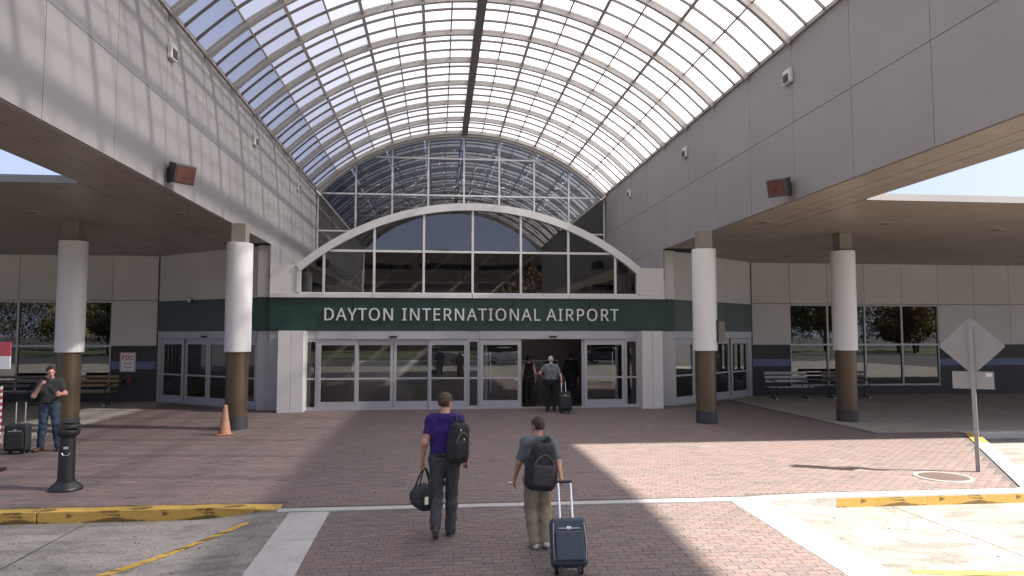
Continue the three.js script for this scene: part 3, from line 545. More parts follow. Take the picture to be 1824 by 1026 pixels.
// ---------- ash urn ----------
{
  const u = thing('ash_urn', 'slim black metal smokers post with flared foot near the kerb', 'ash urn', [-5.97, 0.001, -12.3], 0.3);
  part('foot', new THREE.LatheGeometry([[0, 0], [0.245, 0], [0.25, 0.02], [0.22, 0.06], [0.16, 0.11], [0.135, 0.15], [0, 0.15]].map((p) => new THREE.Vector2(...p)), 36), M.black, u);
  part('post', new THREE.LatheGeometry([[0.125, 0.15], [0.12, 0.5], [0.118, 0.84], [0.13, 0.85]].map((p) => new THREE.Vector2(...p)), 36), M.black, u);
  part('bowl', new THREE.LatheGeometry([[0.12, 0.84], [0.17, 0.88], [0.18, 0.95], [0.16, 0.96], [0.15, 0.93], [0, 0.92]].map((p) => new THREE.Vector2(...p)), 36), M.black, u);
  part('sand_tray', cyl(0.14, 0.14, 0.012, 0, 0.925, 0, 30), M.galv, u);
  const lid = part('lid', new THREE.LatheGeometry([[0.1, 1.02], [0.19, 1.015], [0.195, 1.03], [0.17, 1.05], [0.08, 1.055]].map((p) => new THREE.Vector2(...p)), 36), M.black, u);
  for (let i = 0; i < 4; i++) { const a = i * Math.PI / 2 + 0.4; part('lid_stay', bar([0.16 * Math.cos(a), 0.94, 0.16 * Math.sin(a)], [0.16 * Math.cos(a), 1.03, 0.16 * Math.sin(a)], 0.009, 6), M.black, u); }
  part('emblem', box(-0.035, 0.66, 0.118, 0.035, 0.7, 0.126), M.chrome, u);
  part('hoop', tube([[-0.055, 0.6, 0.122], [-0.03, 0.565, 0.132], [0.03, 0.565, 0.132], [0.055, 0.6, 0.122]], 0.006, 16, 6), M.chrome, u);
}
// ---------- diamond road sign seen from behind ----------
{
  const s = thing('road_sign', 'diamond road sign on leaning steel post, its bare back showing', 'sign', [9.84, 0, -12.14], -0.78);
  s.rotation.z = 0.012;
  const post = new THREE.Shape([[-0.035, -0.02], [0.035, -0.02], [0.035, 0.025], [0.02, 0.025], [0.02, -0.005], [-0.02, -0.005], [-0.02, 0.025], [-0.035, 0.025]].map((p) => new THREE.Vector2(...p))), pg = new THREE.ExtrudeGeometry(post, { depth: 2.72, bevelEnabled: false }); pg.rotateX(-Math.PI / 2);
  part('post', triUV(pg), M.galv, s);
  const r = 0.535, c = 0.05, sh = new THREE.Shape(); sh.moveTo(-c, -r + c); sh.quadraticCurveTo(0, -r, c, -r + c); sh.lineTo(r - c, -c); sh.quadraticCurveTo(r, 0, r - c, c); sh.lineTo(c, r - c); sh.quadraticCurveTo(0, r, -c, r - c); sh.lineTo(-r + c, c); sh.quadraticCurveTo(-r, 0, -r + c, -c);
  const pl = new THREE.ExtrudeGeometry(sh, { depth: 0.004, bevelEnabled: false }); pl.translate(0, 2.29, -0.045); part('diamond_plate', triUV(pl), M.galv, s);
  part('small_plate', box(-0.33, 1.5, -0.042, 0.32, 1.82, -0.038), M.galv, s);
  for (const y of [1.58, 1.74, 2.0, 2.6]) part('bolt', bar([0, y, -0.05], [0, y, 0.02], 0.012, 6), M.chrome, s);
  part('sticker', box(0.2, 1.73, -0.0375, 0.29, 1.79, -0.036), M.frameWhite, s);
}
// manhole and paper scrap
{
  const m = thing('manhole_cover', 'rusty round manhole cover in the sunlit paving by the sign', 'manhole', [8.85, 0.002, -11.75]);
  part('ring', new THREE.LatheGeometry([[0.4, 0], [0.4, 0.012], [0.46, 0.012], [0.47, 0]].map((p) => new THREE.Vector2(...p)), 40), std([0.3, 0.28, 0.26], 0.8, { map: texConcrete }), m);
  part('lid', cyl(0.39, 0.39, 0.01, 0, 0, 0, 40), std([0.12, 0.08, 0.065], 0.75, { map: texConcrete, bumpMap: bumpFine, bumpScale: 0.006 }), m);
  for (let i = -3; i <= 3; i++) { const w = Math.sqrt(0.36 ** 2 - (i * 0.09) ** 2); part('tread_bar', box(-w, 0.01, i * 0.09 - 0.014, w, 0.015, i * 0.09 + 0.014), std([0.1, 0.07, 0.06], 0.7), m); }
  const p = thing('paper_scrap', 'crumpled white scrap of paper on the shaded paving', 'litter', [1.24, 0.003, -12.02], 0.5);
  const g = new THREE.PlaneGeometry(0.11, 0.06, 5, 3); g.rotateX(-Math.PI / 2); const a = g.attributes.position; for (let i = 0; i < a.count; i++) a.setY(i, 0.012 * rnd() + 0.004); g.computeVertexNormals(); part('sheet', triUV(g), M.frameWhite, p);
}
// ---------- benches ----------
function bench(label, x, z, w, mat, group) {
  const b = thing('bench', label, 'bench', [x, 0.002, z], 0, group);
  for (let i = 0; i < 3; i++) part('back_slat', box(-w / 2, 0.62 + i * 0.155, -0.22 - i * 0.03, w / 2, 0.72 + i * 0.155, -0.18 - i * 0.03, 0.01), mat, b);
  for (let i = 0; i < 4; i++) part('seat_slat', box(-w / 2, 0.44, -0.14 + i * 0.12, w / 2, 0.475, -0.04 + i * 0.12, 0.01), mat, b);
  for (const s of [-1, 1]) {
    const q = s * (w / 2 - 0.22); part('frame', merge([bar([q, 0.42, -0.17], [q, 1.03, -0.29], 0.022), bar([q, 0.42, -0.2], [q, 0.42, 0.33], 0.022), bar([q, 0.42, 0.0], [q, 0.06, 0.06], 0.03), bar([q, 0.03, -0.24], [q, 0.03, 0.34], 0.025)]), M.black, b);
    for (const t of [-0.24, 0.34]) part('foot', cyl(0.04, 0.03, 0.03, q, 0, t, 14), M.chrome, b);
    part('armrest', tube([[q, 0.7, -0.2], [q, 0.7, 0.1], [q, 0.66, 0.3], [q, 0.44, 0.32]], 0.02, 16, 8), M.black, b);
  }
  return b;
}
const slatWhite = std([0.5, 0.5, 0.54], 0.5, { map: texPanel }), slatWood = std([0.34, 0.22, 0.1], 0.6, { map: texSoffit }), slatGrey = std([0.2, 0.17, 0.16], 0.6, { map: texSoffit });
bench('white slatted bench at the white wall corner', 13.7, -26.6, 1.75, slatWhite, 'benches along the wall');
bench('grey slatted bench half hidden by the column', 16.3, -26.9, 1.9, slatGrey, 'benches along the wall');
bench('brown wooden bench under the window beside the FDC sign', -12.5, -26.9, 2.0, slatWood, 'benches along the wall');
bench('dark slatted bench behind the standing suitcase', -15.0, -26.9, 1.9, slatGrey, 'benches along the wall');
// ---------- fire connection with its sign ----------
{
  const cv = document.createElement('canvas'); cv.width = 192; cv.height = 256; const c = cv.getContext('2d');
  c.fillStyle = '#e9e2e2'; c.fillRect(0, 0, 192, 256); c.strokeStyle = '#b8324a'; c.lineWidth = 5; c.strokeRect(7, 7, 178, 242); c.fillStyle = '#b3213d'; c.font = 'bold 84px sans-serif'; c.textAlign = 'center'; c.fillText('FDC', 96, 96);
  c.fillStyle = '#a8727c'; for (const [y, w] of [[138, 110], [186, 96]]) for (let x = 96 - w / 2; x < 96 + w / 2; x += 14) c.fillRect(x, y, 9, 16);
  const t = new THREE.CanvasTexture(cv); t.colorSpace = THREE.SRGBColorSpace;
  const s = thing('wall_sign', 'white sign with red FDC letters on the charcoal wall', 'sign', [-11.58, 1.1, -28.02]);
  part('backing', box(-0.28, 0, -0.02, 0.28, 0.73, 0.004, 0.004), M.frameWhite, s); const p = new THREE.PlaneGeometry(0.545, 0.715); p.translate(0, 0.365, 0.0075); part('face', p, new THREE.MeshStandardMaterial({ map: t, roughness: 0.5 }), s);
  const f = thing('fire_connection', 'twin inlet brass and red fire hose connection below the FDC sign', 'hydrant', [-11.58, 0.84, -28.05]);
  const plate = new THREE.CylinderGeometry(0.17, 0.17, 0.03, 24); plate.rotateX(Math.PI / 2); plate.translate(0, 0, 0.01); part('wall_plate', plate, std([0.1, 0.09, 0.07], 0.4, { metalness: 0.6 }), f);
  for (const s2 of [-1, 1]) { part('inlet', bar([s2 * 0.04, 0, 0], [s2 * 0.13, -0.04, 0.2], 0.07, 16), std([0.16, 0.14, 0.11], 0.4, { metalness: 0.6 }), f); part('cap', bar([s2 * 0.13, -0.04, 0.2], [s2 * 0.145, -0.047, 0.24], 0.08, 16), s2 > 0 ? std([0.3, 0.03, 0.05], 0.5) : std([0.13, 0.12, 0.1], 0.4, { metalness: 0.5 }), f); }
}
// ---------- notice on a striped post, cut by the picture edge ----------
{
  const s = thing('notice_sign', 'red and white notice board on a red striped post', 'sign', [-8.36, 0.002, -14.0], 0.05);
  part('board', box(-0.42, 1.86, -0.02, 0.5, 2.1, 0.02, 0.006), M.frameWhite, s); part('header', box(-0.42, 2.104, -0.02, 0.5, 2.36, 0.02, 0.006), std([0.4, 0.06, 0.08], 0.5), s);
  part('back_post', box(0.2, 0.0, -0.08, 0.28, 1.88, -0.022, 0.006), M.black, s);
  const n = 18; for (let i = 0; i < n; i++) { const y = 0.42 + i * 0.06, g = hexa([[0.29, y, 0.02], [0.37, y + 0.05, 0.02], [0.37, y + 0.05, -0.05], [0.29, y, -0.05], [0.29, y + 0.058, 0.02], [0.37, y + 0.108, 0.02], [0.37, y + 0.108, -0.05], [0.29, y + 0.058, -0.05]]); part('stripe_band', g, i % 2 ? M.frameWhite : std([0.3, 0.03, 0.045], 0.5), s); }
  part('foot', box(0.12, 0, -0.16, 0.45, 0.05, 0.12, 0.012), M.black, s); part('upright', box(0.3, 0.05, -0.045, 0.36, 0.5, 0.015), M.black, s);
}
{ // orange reflection in the glass, built as a flat panel inside the window
  const s = thing('reflection_panel', 'orange panel inside the dark window standing in for a reflection', 'reflection_panel', [-16.2, 0, -28.6]);
  part('sheet', box(-0.75, 2.2, 0, 0.66, 3.0, 0.02), std([0.9, 0.28, 0.03], 0.6), s); part('stand', box(-0.08, 0, -0.06, 0, 2.21, -0.02), M.black, s);  // sheet colour is the painted reflection; the stand is added to carry it
}
// ---------- luggage ----------
function suitcase(label, x, z, turn, w, h, d, mat, o = {}) {
  const s = thing('suitcase', label, 'suitcase', [x, (o.y ?? 0) + 0.002, z], turn), t = o.tilt ?? 0, b = sub('body', s); b.rotation.x = t;
  part('shell', new RoundedBoxGeometry(w, h, d, 4, Math.min(0.05, d / 3)).translate(0, h / 2 + 0.06, 0), mat, b);
  part('front_pocket', new RoundedBoxGeometry(w * 0.8, h * 0.62, 0.05, 3, 0.022).translate(0, h * 0.4 + 0.06, d / 2 + 0.012), mat, b);
  part('zip', box(-w * 0.3, h * 0.75 + 0.06, d / 2 - 0.01, w * 0.3, h * 0.75 + 0.072, d / 2 + 0.012), M.steel, b);
  for (const q of [-1, 1]) part('piping', tube([[q * (w / 2 - 0.03), 0.12, d / 2 - 0.005], [q * (w / 2 - 0.02), h * 0.5, d / 2 + 0.006], [q * (w / 2 - 0.03), h, d / 2 - 0.005]], 0.008, 12, 6), o.trim ?? M.black, b);
  const top = h + 0.06, e = o.handle ?? 0.4, hw = o.hw ?? 0.08;
  for (const q of [-1, 1]) part('handle_tube', bar([q * hw, top - 0.02, -d / 2 + 0.05], [q * hw, top + e, -d / 2 + 0.05], 0.013, 10), M.chrome, s).applyMatrix4(new THREE.Matrix4().makeRotationX(t));
  part('grip', new RoundedBoxGeometry(2 * hw + 0.05, 0.035, 0.035, 2, 0.014).translate(0, top + e, -d / 2 + 0.05), M.black, s).applyMatrix4(new THREE.Matrix4().makeRotationX(t));
  for (const q of [-1, 1]) { const g = new THREE.CylinderGeometry(0.05, 0.05, 0.035, 18); g.rotateZ(Math.PI / 2); part('wheel', g.translate(q * (w / 2 - 0.06), 0.05, -d / 2 + 0.04), M.black, s); part('foot', box(q * (w / 2 - 0.1) - 0.02, 0.0, d / 2 - 0.08, q * (w / 2 - 0.1) + 0.02, 0.07, d / 2 - 0.04), M.black, b); }
  if (o.lean) { s.rotation.order = 'YXZ'; s.rotation.x = -o.lean; const pv = new THREE.Vector3(0, 0.05, -d / 2 + 0.04), r = pv.clone().applyAxisAngle(new THREE.Vector3(1, 0, 0), -o.lean); s.position.add(pv.sub(r).applyAxisAngle(new THREE.Vector3(0, 1, 0), turn)); }
  part('badge', box(-0.025, top - 0.13, d / 2 + 0.001, 0.025, top - 0.1, d / 2 + 0.006), M.chrome, b);
  return s;
}
suitcase('upright black suitcase with its handle raised beside the person in jeans', -8.78, -16.05, 0.06, 0.44, 0.56, 0.26, M.blackSoft, { handle: 0.46, hw: 0.09 });
const luggageBlue = std([0.035, 0.05, 0.065], 0.6, { bumpMap: bumpCloth, bumpScale: 0.002 });
suitcase('blue grey suitcase pulled by the man in khaki trousers', 1.42, -7.62, -0.05, 0.39, 0.5, 0.24, luggageBlue, { y: crossY(-7.62), lean: 0.42, handle: 0.42, hw: 0.07, trim: M.galv });
suitcase('black suitcase pulled by the grey haired man at the open door', 4.05, -22.35, 0.05, 0.4, 0.6, 0.25, M.blackSoft, { handle: 0.34, hw: 0.07, lean: 0.25 });
suitcase('large black suitcase inside the open doorway', 3.3, -25.2, 0.3, 0.48, 0.75, 0.3, M.blackSoft, { handle: 0.3 });

// ---------- people ----------
const V3 = (a) => new THREE.Vector3(...a);
// naive surface nets over a distance field
function surfaceNets(sdf, lo, hi, h) {
  const n = [0, 1, 2].map((k) => Math.max(3, Math.ceil((hi[k] - lo[k]) / h) + 2)), [nx, ny, nz] = n, F = new Float32Array(nx * ny * nz), at = (i, j, k) => i + nx * (j + ny * k);
  // coarse pass: skip cells far from the surface
  const S = 4, cx = Math.ceil(nx / S), cy = Math.ceil(ny / S), cz = Math.ceil(nz / S), reach = h * S * 1.6;
  for (let c = 0; c < cz; c++) for (let b = 0; b < cy; b++) for (let a = 0; a < cx; a++) {
    const d = sdf(lo[0] + (a * S + S / 2) * h, lo[1] + (b * S + S / 2) * h, lo[2] + (c * S + S / 2) * h), far = Math.abs(d) > reach;
    for (let k = c * S; k < Math.min(nz, c * S + S); k++) for (let j = b * S; j < Math.min(ny, b * S + S); j++) for (let i = a * S; i < Math.min(nx, a * S + S); i++) F[at(i, j, k)] = far ? d : sdf(lo[0] + i * h, lo[1] + j * h, lo[2] + k * h);
  }
  const idx = new Int32Array(nx * ny * nz).fill(-1), pos = [], tri = [];
  for (let k = 0; k < nz - 1; k++) for (let j = 0; j < ny - 1; j++) for (let i = 0; i < nx - 1; i++) {
    let m = 0, sx = 0, sy = 0, sz = 0, c = 0; const v = [];
    for (let q = 0; q < 8; q++) { const f = F[at(i + (q & 1), j + ((q >> 1) & 1), k + (q >> 2))]; v.push(f); if (f < 0) m |= 1 << q; }
    if (m === 0 || m === 255) continue;
    for (let a = 0; a < 8; a++) for (const s of [1, 2, 4]) { if (a & s) continue; const b = a | s; if (v[a] < 0 === v[b] < 0) continue; const t = v[a] / (v[a] - v[b]); sx += (a & 1) + (s === 1 ? t : 0); sy += ((a >> 1) & 1) + (s === 2 ? t : 0); sz += (a >> 2) + (s === 4 ? t : 0); c++; }
    idx[at(i, j, k)] = pos.length / 3; pos.push(lo[0] + (i + sx / c) * h, lo[1] + (j + sy / c) * h, lo[2] + (k + sz / c) * h);
  }
  const quad = (a, b, c, d, f) => { if (a < 0 || b < 0 || c < 0 || d < 0) return; if (f) tri.push(a, b, c, a, c, d); else tri.push(a, c, b, a, d, c); };
  for (let k = 1; k < nz - 1; k++) for (let j = 1; j < ny - 1; j++) for (let i = 1; i < nx - 1; i++) {
    const s = F[at(i, j, k)] < 0;
    if (s !== F[at(i + 1, j, k)] < 0) quad(idx[at(i, j - 1, k - 1)], idx[at(i, j, k - 1)], idx[at(i, j, k)], idx[at(i, j - 1, k)], s);
    if (s !== F[at(i, j + 1, k)] < 0) quad(idx[at(i - 1, j, k - 1)], idx[at(i - 1, j, k)], idx[at(i, j, k)], idx[at(i, j, k - 1)], s);
    if (s !== F[at(i, j, k + 1)] < 0) quad(idx[at(i - 1, j - 1, k)], idx[at(i, j - 1, k)], idx[at(i, j, k)], idx[at(i - 1, j, k)], s);
  }
  const g = new THREE.BufferGeometry(); g.setAttribute('position', new THREE.Float32BufferAttribute(pos, 3)); g.setIndex(tri); g.computeVertexNormals();
  const uv = new Float32Array((pos.length / 3) * 2); for (let i = 0; i < pos.length / 3; i++) { uv[2 * i] = pos[3 * i] + pos[3 * i + 2] * 0.7; uv[2 * i + 1] = pos[3 * i + 1]; }
  g.setAttribute('uv', new THREE.BufferAttribute(uv, 2)); return g;
}
const smin = (a, b, k) => { const h = Math.max(k - Math.abs(a - b), 0) / k; return Math.min(a, b) - h * h * k * 0.25; };
// tapered limb between two points; fz flattens it front to back
function limb(a, b, r0, r1, fz = 1) {
  const bx = b[0] - a[0], by = b[1] - a[1], bz = (b[2] - a[2]) / fz, L = bx * bx + by * by + bz * bz + 1e-9;
  return (x, y, z) => { const px = x - a[0], py = y - a[1], pz = (z - a[2]) / fz; let t = (px * bx + py * by + pz * bz) / L; t = t < 0 ? 0 : t > 1 ? 1 : t; const dx = px - bx * t, dy = py - by * t, dz = pz - bz * t; return (Math.sqrt(dx * dx + dy * dy + dz * dz) - (r0 + (r1 - r0) * t)) * (fz < 1 ? fz : 1); };
}
const ball = (c, rx, ry, rz) => { const m = Math.min(rx, ry, rz); return (x, y, z) => { const a = (x - c[0]) / rx, b = (y - c[1]) / ry, d = (z - c[2]) / rz; return (Math.sqrt(a * a + b * b + d * d) - 1) * m; }; };
const blend = (list, k) => (x, y, z) => { let d = 9; for (const f of list) d = smin(d, f(x, y, z), k); return d; };
const hash3 = (x, y, z) => { const w = Math.sin(x * 9 + z * 7 + y * 4) * 1.6; return Math.sin(x * 17.1 + y * 13.3 + w) * 0.4 + Math.sin(y * 38 + z * 19.2 + x * 16 + w) * 0.35 + Math.sin(z * 43 - x * 37 + y * 23) * 0.25; };
const lerp3 = (a, b, t) => [0, 1, 2].map((k) => a[k] + (b[k] - a[k]) * t);
const skin = (c) => std(c, 0.55);
const clothM = (c, r = 0.85) => std(c, r, { map: texCloth, bumpMap: bumpCloth, bumpScale: 0.0015 });
/* joints are given for a 1.78 m figure facing +z, its left at +x, y up from the ground */
function person(label, pos, turn, o) {
  const P = thing('person', label, 'person', pos, turn, o.group), H = (o.height ?? 1.78) / 1.78, cell = o.cell ?? 0.015, wd = o.wide ?? 1;
  const J = {
    hipL: [0.09, 0.93, 0], hipR: [-0.09, 0.93, 0], kneeL: [0.1, 0.5, 0.02], kneeR: [-0.1, 0.5, 0.02], ankL: [0.1, 0.085, -0.02], ankR: [-0.1, 0.085, -0.02],
    shL: [0.165, 1.435, -0.01], shR: [-0.165, 1.435, -0.01], elL: [0.25, 1.15, -0.03], elR: [-0.25, 1.15, -0.03], wrL: [0.26, 0.9, 0.05], wrR: [-0.26, 0.9, 0.05], head: [0, 1.655, 0.02], ...o.joints,
  };
  const lean = o.lean ?? 0; // forward lean of the trunk
  const tr = (y) => lean * Math.max(0, y - 0.93);
  for (const k of ['shL', 'shR', 'head']) J[k] = [J[k][0], J[k][1], J[k][2] + tr(J[k][1])];
  const S = (p) => p.map((v) => v * H);
  for (const k in J) J[k] = S(J[k]);
  const R = (v) => v * H, neck0 = [0, R(1.44), R(-0.015 + tr(1.44))], neck1 = [J.head[0] * 0.6, R(1.57), J.head[2] - R(0.015)];
  const chest = [0, R(1.31), R(tr(1.31))], waist = [0, R(1.08), R(tr(1.08))], pelvis = [0, R(0.96), 0], bel = o.belly ?? 0;
  const trunk = (e) => [
    limb([0.085 * H, chest[1], chest[2]], [-0.085 * H, chest[1], chest[2]], R(0.125 * wd) + e, R(0.125 * wd) + e, 0.78), limb([0.05 * H, R(1.2), R(tr(1.2)) + bel * 0.5], [-0.05 * H, R(1.2), R(tr(1.2)) + bel * 0.5], R(0.12 * wd) + e, R(0.12 * wd) + e, 0.8),
    limb([0.05 * H, waist[1], waist[2] + bel], [-0.05 * H, waist[1], waist[2] + bel], R(0.115 * wd) + bel + e, R(0.115 * wd) + bel + e, 0.82), limb([0.07 * H, pelvis[1], -0.01], [-0.07 * H, pelvis[1], -0.01], R(0.115 * wd) + e, R(0.115 * wd) + e, 0.85),
    limb(J.shL, J.shR, R(0.062) + e, R(0.062) + e), limb([0, R(1.47), neck0[2]], J.shL, R(0.06) + e, R(0.055) + e), limb([0, R(1.47), neck0[2]], J.shR, R(0.06) + e, R(0.055) + e),
  ];
  const arm = (s, e, a = 1, b = 1) => { const sh = J['sh' + s], el = J['el' + s], wr = J['wr' + s]; const L = [limb(sh, a < 1 ? lerp3(sh, el, a) : el, R(0.053) + e, R(mix(0.053, 0.04, a)) + e)]; if (a >= 1) L.push(limb(el, b < 1 ? lerp3(el, wr, b) : wr, R(0.041) + e, R(0.027) + e)); return L; };
  const leg = (s, e, cut = 1, flare = 0) => { const hp = J['hip' + s], kn = J['knee' + s], an = J['ank' + s]; return [limb(hp, kn, R(0.092) + e, R(0.058) + e), limb(kn, lerp3(kn, an, cut), R(0.058) + e, R(mix(0.058, 0.04, cut)) + e + flare), limb(lerp3(kn, an, 0.28), [lerp3(kn, an, 0.3)[0], lerp3(kn, an, 0.3)[1], lerp3(kn, an, 0.3)[2] - R(0.012)], R(0.058) + e, R(0.058) + e)]; };
  const bounds = (list, m) => { const lo = [9, 9, 9], hi = [-9, -9, -9]; for (const p of list) for (let k = 0; k < 3; k++) { lo[k] = Math.min(lo[k], p[k] - m); hi[k] = Math.max(hi[k], p[k] + m); } return [lo, hi]; };
  const all = Object.values(J), geos = [];
  // body
  const bodyF = blend([...trunk(-0.004), limb(neck0, neck1, R(0.062), R(0.055)), ...arm('L', 0), ...arm('R', 0), ...leg('L', 0), ...leg('R', 0)], 0.045 * H);
  { const [lo, hi] = bounds([...all, neck1], 0.2); geos.push(surfaceNets(bodyF, lo, hi, cell)); }
  // head with face; the head turns about the neck
  const hc = J.head, ht = o.headTurn ?? 0, hp = o.headPitch ?? 0, q = new THREE.Quaternion().setFromEuler(new THREE.Euler(hp, ht, 0, 'YXZ'));
  const skull = blend([ball([0, 0.025, -0.012], 0.074, 0.093, 0.095), ball([0, -0.03, 0.018], 0.06, 0.08, 0.073), ball([0, -0.088, 0.055], 0.028, 0.022, 0.026), limb([0, 0.0, 0.09], [0, -0.03, 0.108], 0.011, 0.016), limb([0.03, 0.02, 0.082], [-0.03, 0.02, 0.082], 0.014, 0.014), limb([0, -0.1, -0.02], [0, -0.17, -0.035], 0.052, 0.056), limb([0.018, -0.062, 0.084], [-0.018, -0.062, 0.084], 0.009, 0.009)], 0.022);
  const ears = [1, -1].map((s) => ball([s * 0.076, -0.005, -0.012], 0.012, 0.032, 0.02));
  const headF = (x, y, z) => { let d = skull(x, y, z); for (const e of ears) d = Math.min(d, e(x, y, z)); for (const s of [1, -1]) { const k = Math.hypot(x - s * 0.032, y - 0.004, z - 0.104) - 0.017; d = Math.max(d, -k); } return d; };
  const placeHead = (g) => { g.scale(H, H, H); g.applyQuaternion(q); g.translate(...hc); return g; };
  geos.push(placeHead(surfaceNets(headF, [-0.11, -0.2, -0.14], [0.11, 0.14, 0.15], o.cell ? 0.008 : 0.0055)));
  // hands: palm, four fingers and a thumb
  const hands = {};
  for (const s of ['L', 'R']) {
    const el = V3(J['el' + s]), wr = V3(J['wr' + s]), dir = wr.clone().sub(el).normalize(), side = s === 'L' ? 1 : -1, curl = (o.curl ?? {})[s] ?? 0.35;
    let fwd = new THREE.Vector3(0, 0, 1); if (Math.abs(dir.z) > 0.8) fwd = new THREE.Vector3(0, 1, 0); fwd.sub(dir.clone().multiplyScalar(fwd.dot(dir))).normalize();
    const inn = new THREE.Vector3().crossVectors(dir, fwd).normalize(); if (inn.x * side > 0) inn.negate();
    const at = (a, b, c) => wr.clone().addScaledVector(dir, a * H).addScaledVector(fwd, b * H).addScaledVector(inn, c * H).toArray();
    const f = [limb(at(0.0, 0, 0), at(0.02, 0, 0), R(0.027), R(0.026)), limb(at(0.03, 0.022, 0.0), at(0.085, 0.03, 0.004), R(0.017), R(0.014)), limb(at(0.03, -0.02, 0.0), at(0.08, -0.028, 0.004), R(0.017), R(0.014)), limb(at(0.03, 0, 0), at(0.088, 0, 0.003), R(0.018), R(0.015))];
    const fingers = [[0.032, 0.07, 0.0085], [0.011, 0.078, 0.009], [-0.011, 0.073, 0.0085], [-0.031, 0.058, 0.0078]].map(([b, l, r]) => {
      const p0 = [0.085, b, 0.003]; let a = curl * 0.9, p = p0; const segs = []; for (const t of [0.45, 0.32, 0.23]) { const n = [p[0] + Math.cos(a) * l * t, p[1] + 0.03 * b, p[2] + Math.sin(a) * l * t]; segs.push(limb(at(...p), at(...n), R(r), R(r * 0.9))); p = n; a += curl * 1.2; } return (x, y, z) => Math.min(segs[0](x, y, z), segs[1](x, y, z), segs[2](x, y, z));
    });
    const th = [limb(at(0.02, 0.022, 0.008), at(0.055, 0.05, 0.022), R(0.013), R(0.011)), limb(at(0.055, 0.05, 0.022), at(0.085, 0.05, 0.034), R(0.0105), R(0.009))], palm = blend([...f, ...th], 0.014);
    const hf = (x, y, z) => { let d = palm(x, y, z); for (const g of fingers) d = smin(d, g(x, y, z), 0.004); return d; };
    const [lo, hi] = bounds([wr.toArray(), at(0.17, 0, 0), at(0.08, 0, 0.1)], 0.075); geos.push(surfaceNets(hf, lo, hi, o.cell ? 0.007 : 0.0045)); hands[s] = at(0.075, 0, 0.03 + 0.012 * curl);
  }
  part('body', mergeGeometries(geos), skin(o.skin ?? [0.46, 0.25, 0.18]), P);
  const eyes = [1, -1].map((s) => new THREE.SphereGeometry(0.0095, 10, 8).translate(s * 0.032, 0.004, 0.083)); part('eyes', placeHead(mergeGeometries(eyes)), std([0.03, 0.02, 0.015], 0.2), P);
  part('mouth', placeHead(new THREE.SphereGeometry(0.02, 10, 6).scale(1, 0.22, 0.5).translate(0, -0.062, 0.089)), std([0.32, 0.12, 0.1], 0.5), P);
  // hair
  const hairF = (x, y, z) => { let d = skull(x, y, z) - (o.hairThick ?? 0.012) - 0.007 * hash3(x * 5, y * 3, z * 5); const cut = o.hairBack ?? -0.05; const face = Math.max(z - (0.045 - 0.4 * (y - 0.05)), 0) ; d = Math.max(d, (cut + (z > -0.02 ? (z + 0.02) * 1.3 : 0)) - y); if (y < 0.075) d = Math.max(d, z - 0.045 - (y - 0.03) * 0.6); for (const s of [1, -1]) { const k = Math.hypot((x - s * 0.08) / 1, (y + 0.012) / 1.2, z + 0.008) - 0.032; d = Math.max(d, -k); } return d; };
  part('hair', placeHead(surfaceNets(hairF, [-0.13, -0.22, -0.17], [0.13, 0.17, 0.15], o.cell ? 0.009 : 0.006)), std(o.hair ?? [0.06, 0.035, 0.02], 0.6, { bumpMap: bumpCloth, bumpScale: 0.004 }), P);
  if (o.bun) part('hair_bun', placeHead(surfaceNets(ball([0, 0.09, -0.09], 0.05, 0.05, 0.05), [-0.08, 0, -0.17], [0.08, 0.17, 0], 0.01)), std(o.hair, 0.6), P);
  // shirt
  const fold = o.fold ?? 0.009;
  if (o.shirt) {
    const sl = o.sleeve ?? 0.72, hem = R(o.hem ?? 0.93), body = blend(trunk(0.014), 0.05 * H), arms = [];
    if (sl > 0) for (const s of ['L', 'R']) {
      const a = sl <= 1 ? J['sh' + s] : J['el' + s], b = sl <= 1 ? J['el' + s] : J['wr' + s], c = lerp3(a, b, sl <= 1 ? sl : sl - 1), n = V3(b).sub(V3(a)).normalize(), f = sl <= 1 ? arm(s, 0.012 + (o.loose ?? 0.006))[0] : blend(arm(s, 0.013), 0.02);
      arms.push((x, y, z) => { const d = f(x, y, z), t = (x - c[0]) * n.x + (y - c[1]) * n.y + (z - c[2]) * n.z; return Math.max(d, t); });
    }
    const f0 = (x, y, z) => { let d = body(x, y, z); for (const f of arms) d = smin(d, f(x, y, z), 0.035 * H); return d; };
    const shirtF = (x, y, z) => { let d = f0(x, y, z) + fold * hash3(x * 1.3, y * 0.9, z * 1.3); d = Math.max(d, hem - 0.008 * Math.sin(x * 20 + z * 14) - y); const nk = Math.hypot(x - neck1[0], (z - neck0[2]) * 1.0) - (o.neck ?? 0.06) * H; if (y > R(o.neckY ?? 1.5)) d = Math.max(d, -nk, y - R(1.535)); if (sl === 0) { const ax = Math.abs(x) - R(0.155); if (y > R(1.3)) d = Math.max(d, ax); } return d; };
    const pts = [J.shL, J.shR, J.elL, J.elR, pelvis, [0, R(1.5), 0]]; if (sl > 1) pts.push(J.wrL, J.wrR); const [lo, hi] = bounds(pts, 0.24); part('shirt', surfaceNets(shirtF, lo, hi, cell * 0.9), clothM(o.shirt), P);
    if (o.collar) { const g = new THREE.TorusGeometry(R(0.066), R(0.014), 8, 24); g.scale(1, 1, 1.6); g.rotateX(Math.PI / 2 - 0.25); g.translate(neck1[0] * 0.5, R(1.515), neck0[2] + R(0.0)); part('collar', triUV(g), clothM(o.shirt), P); }
  }
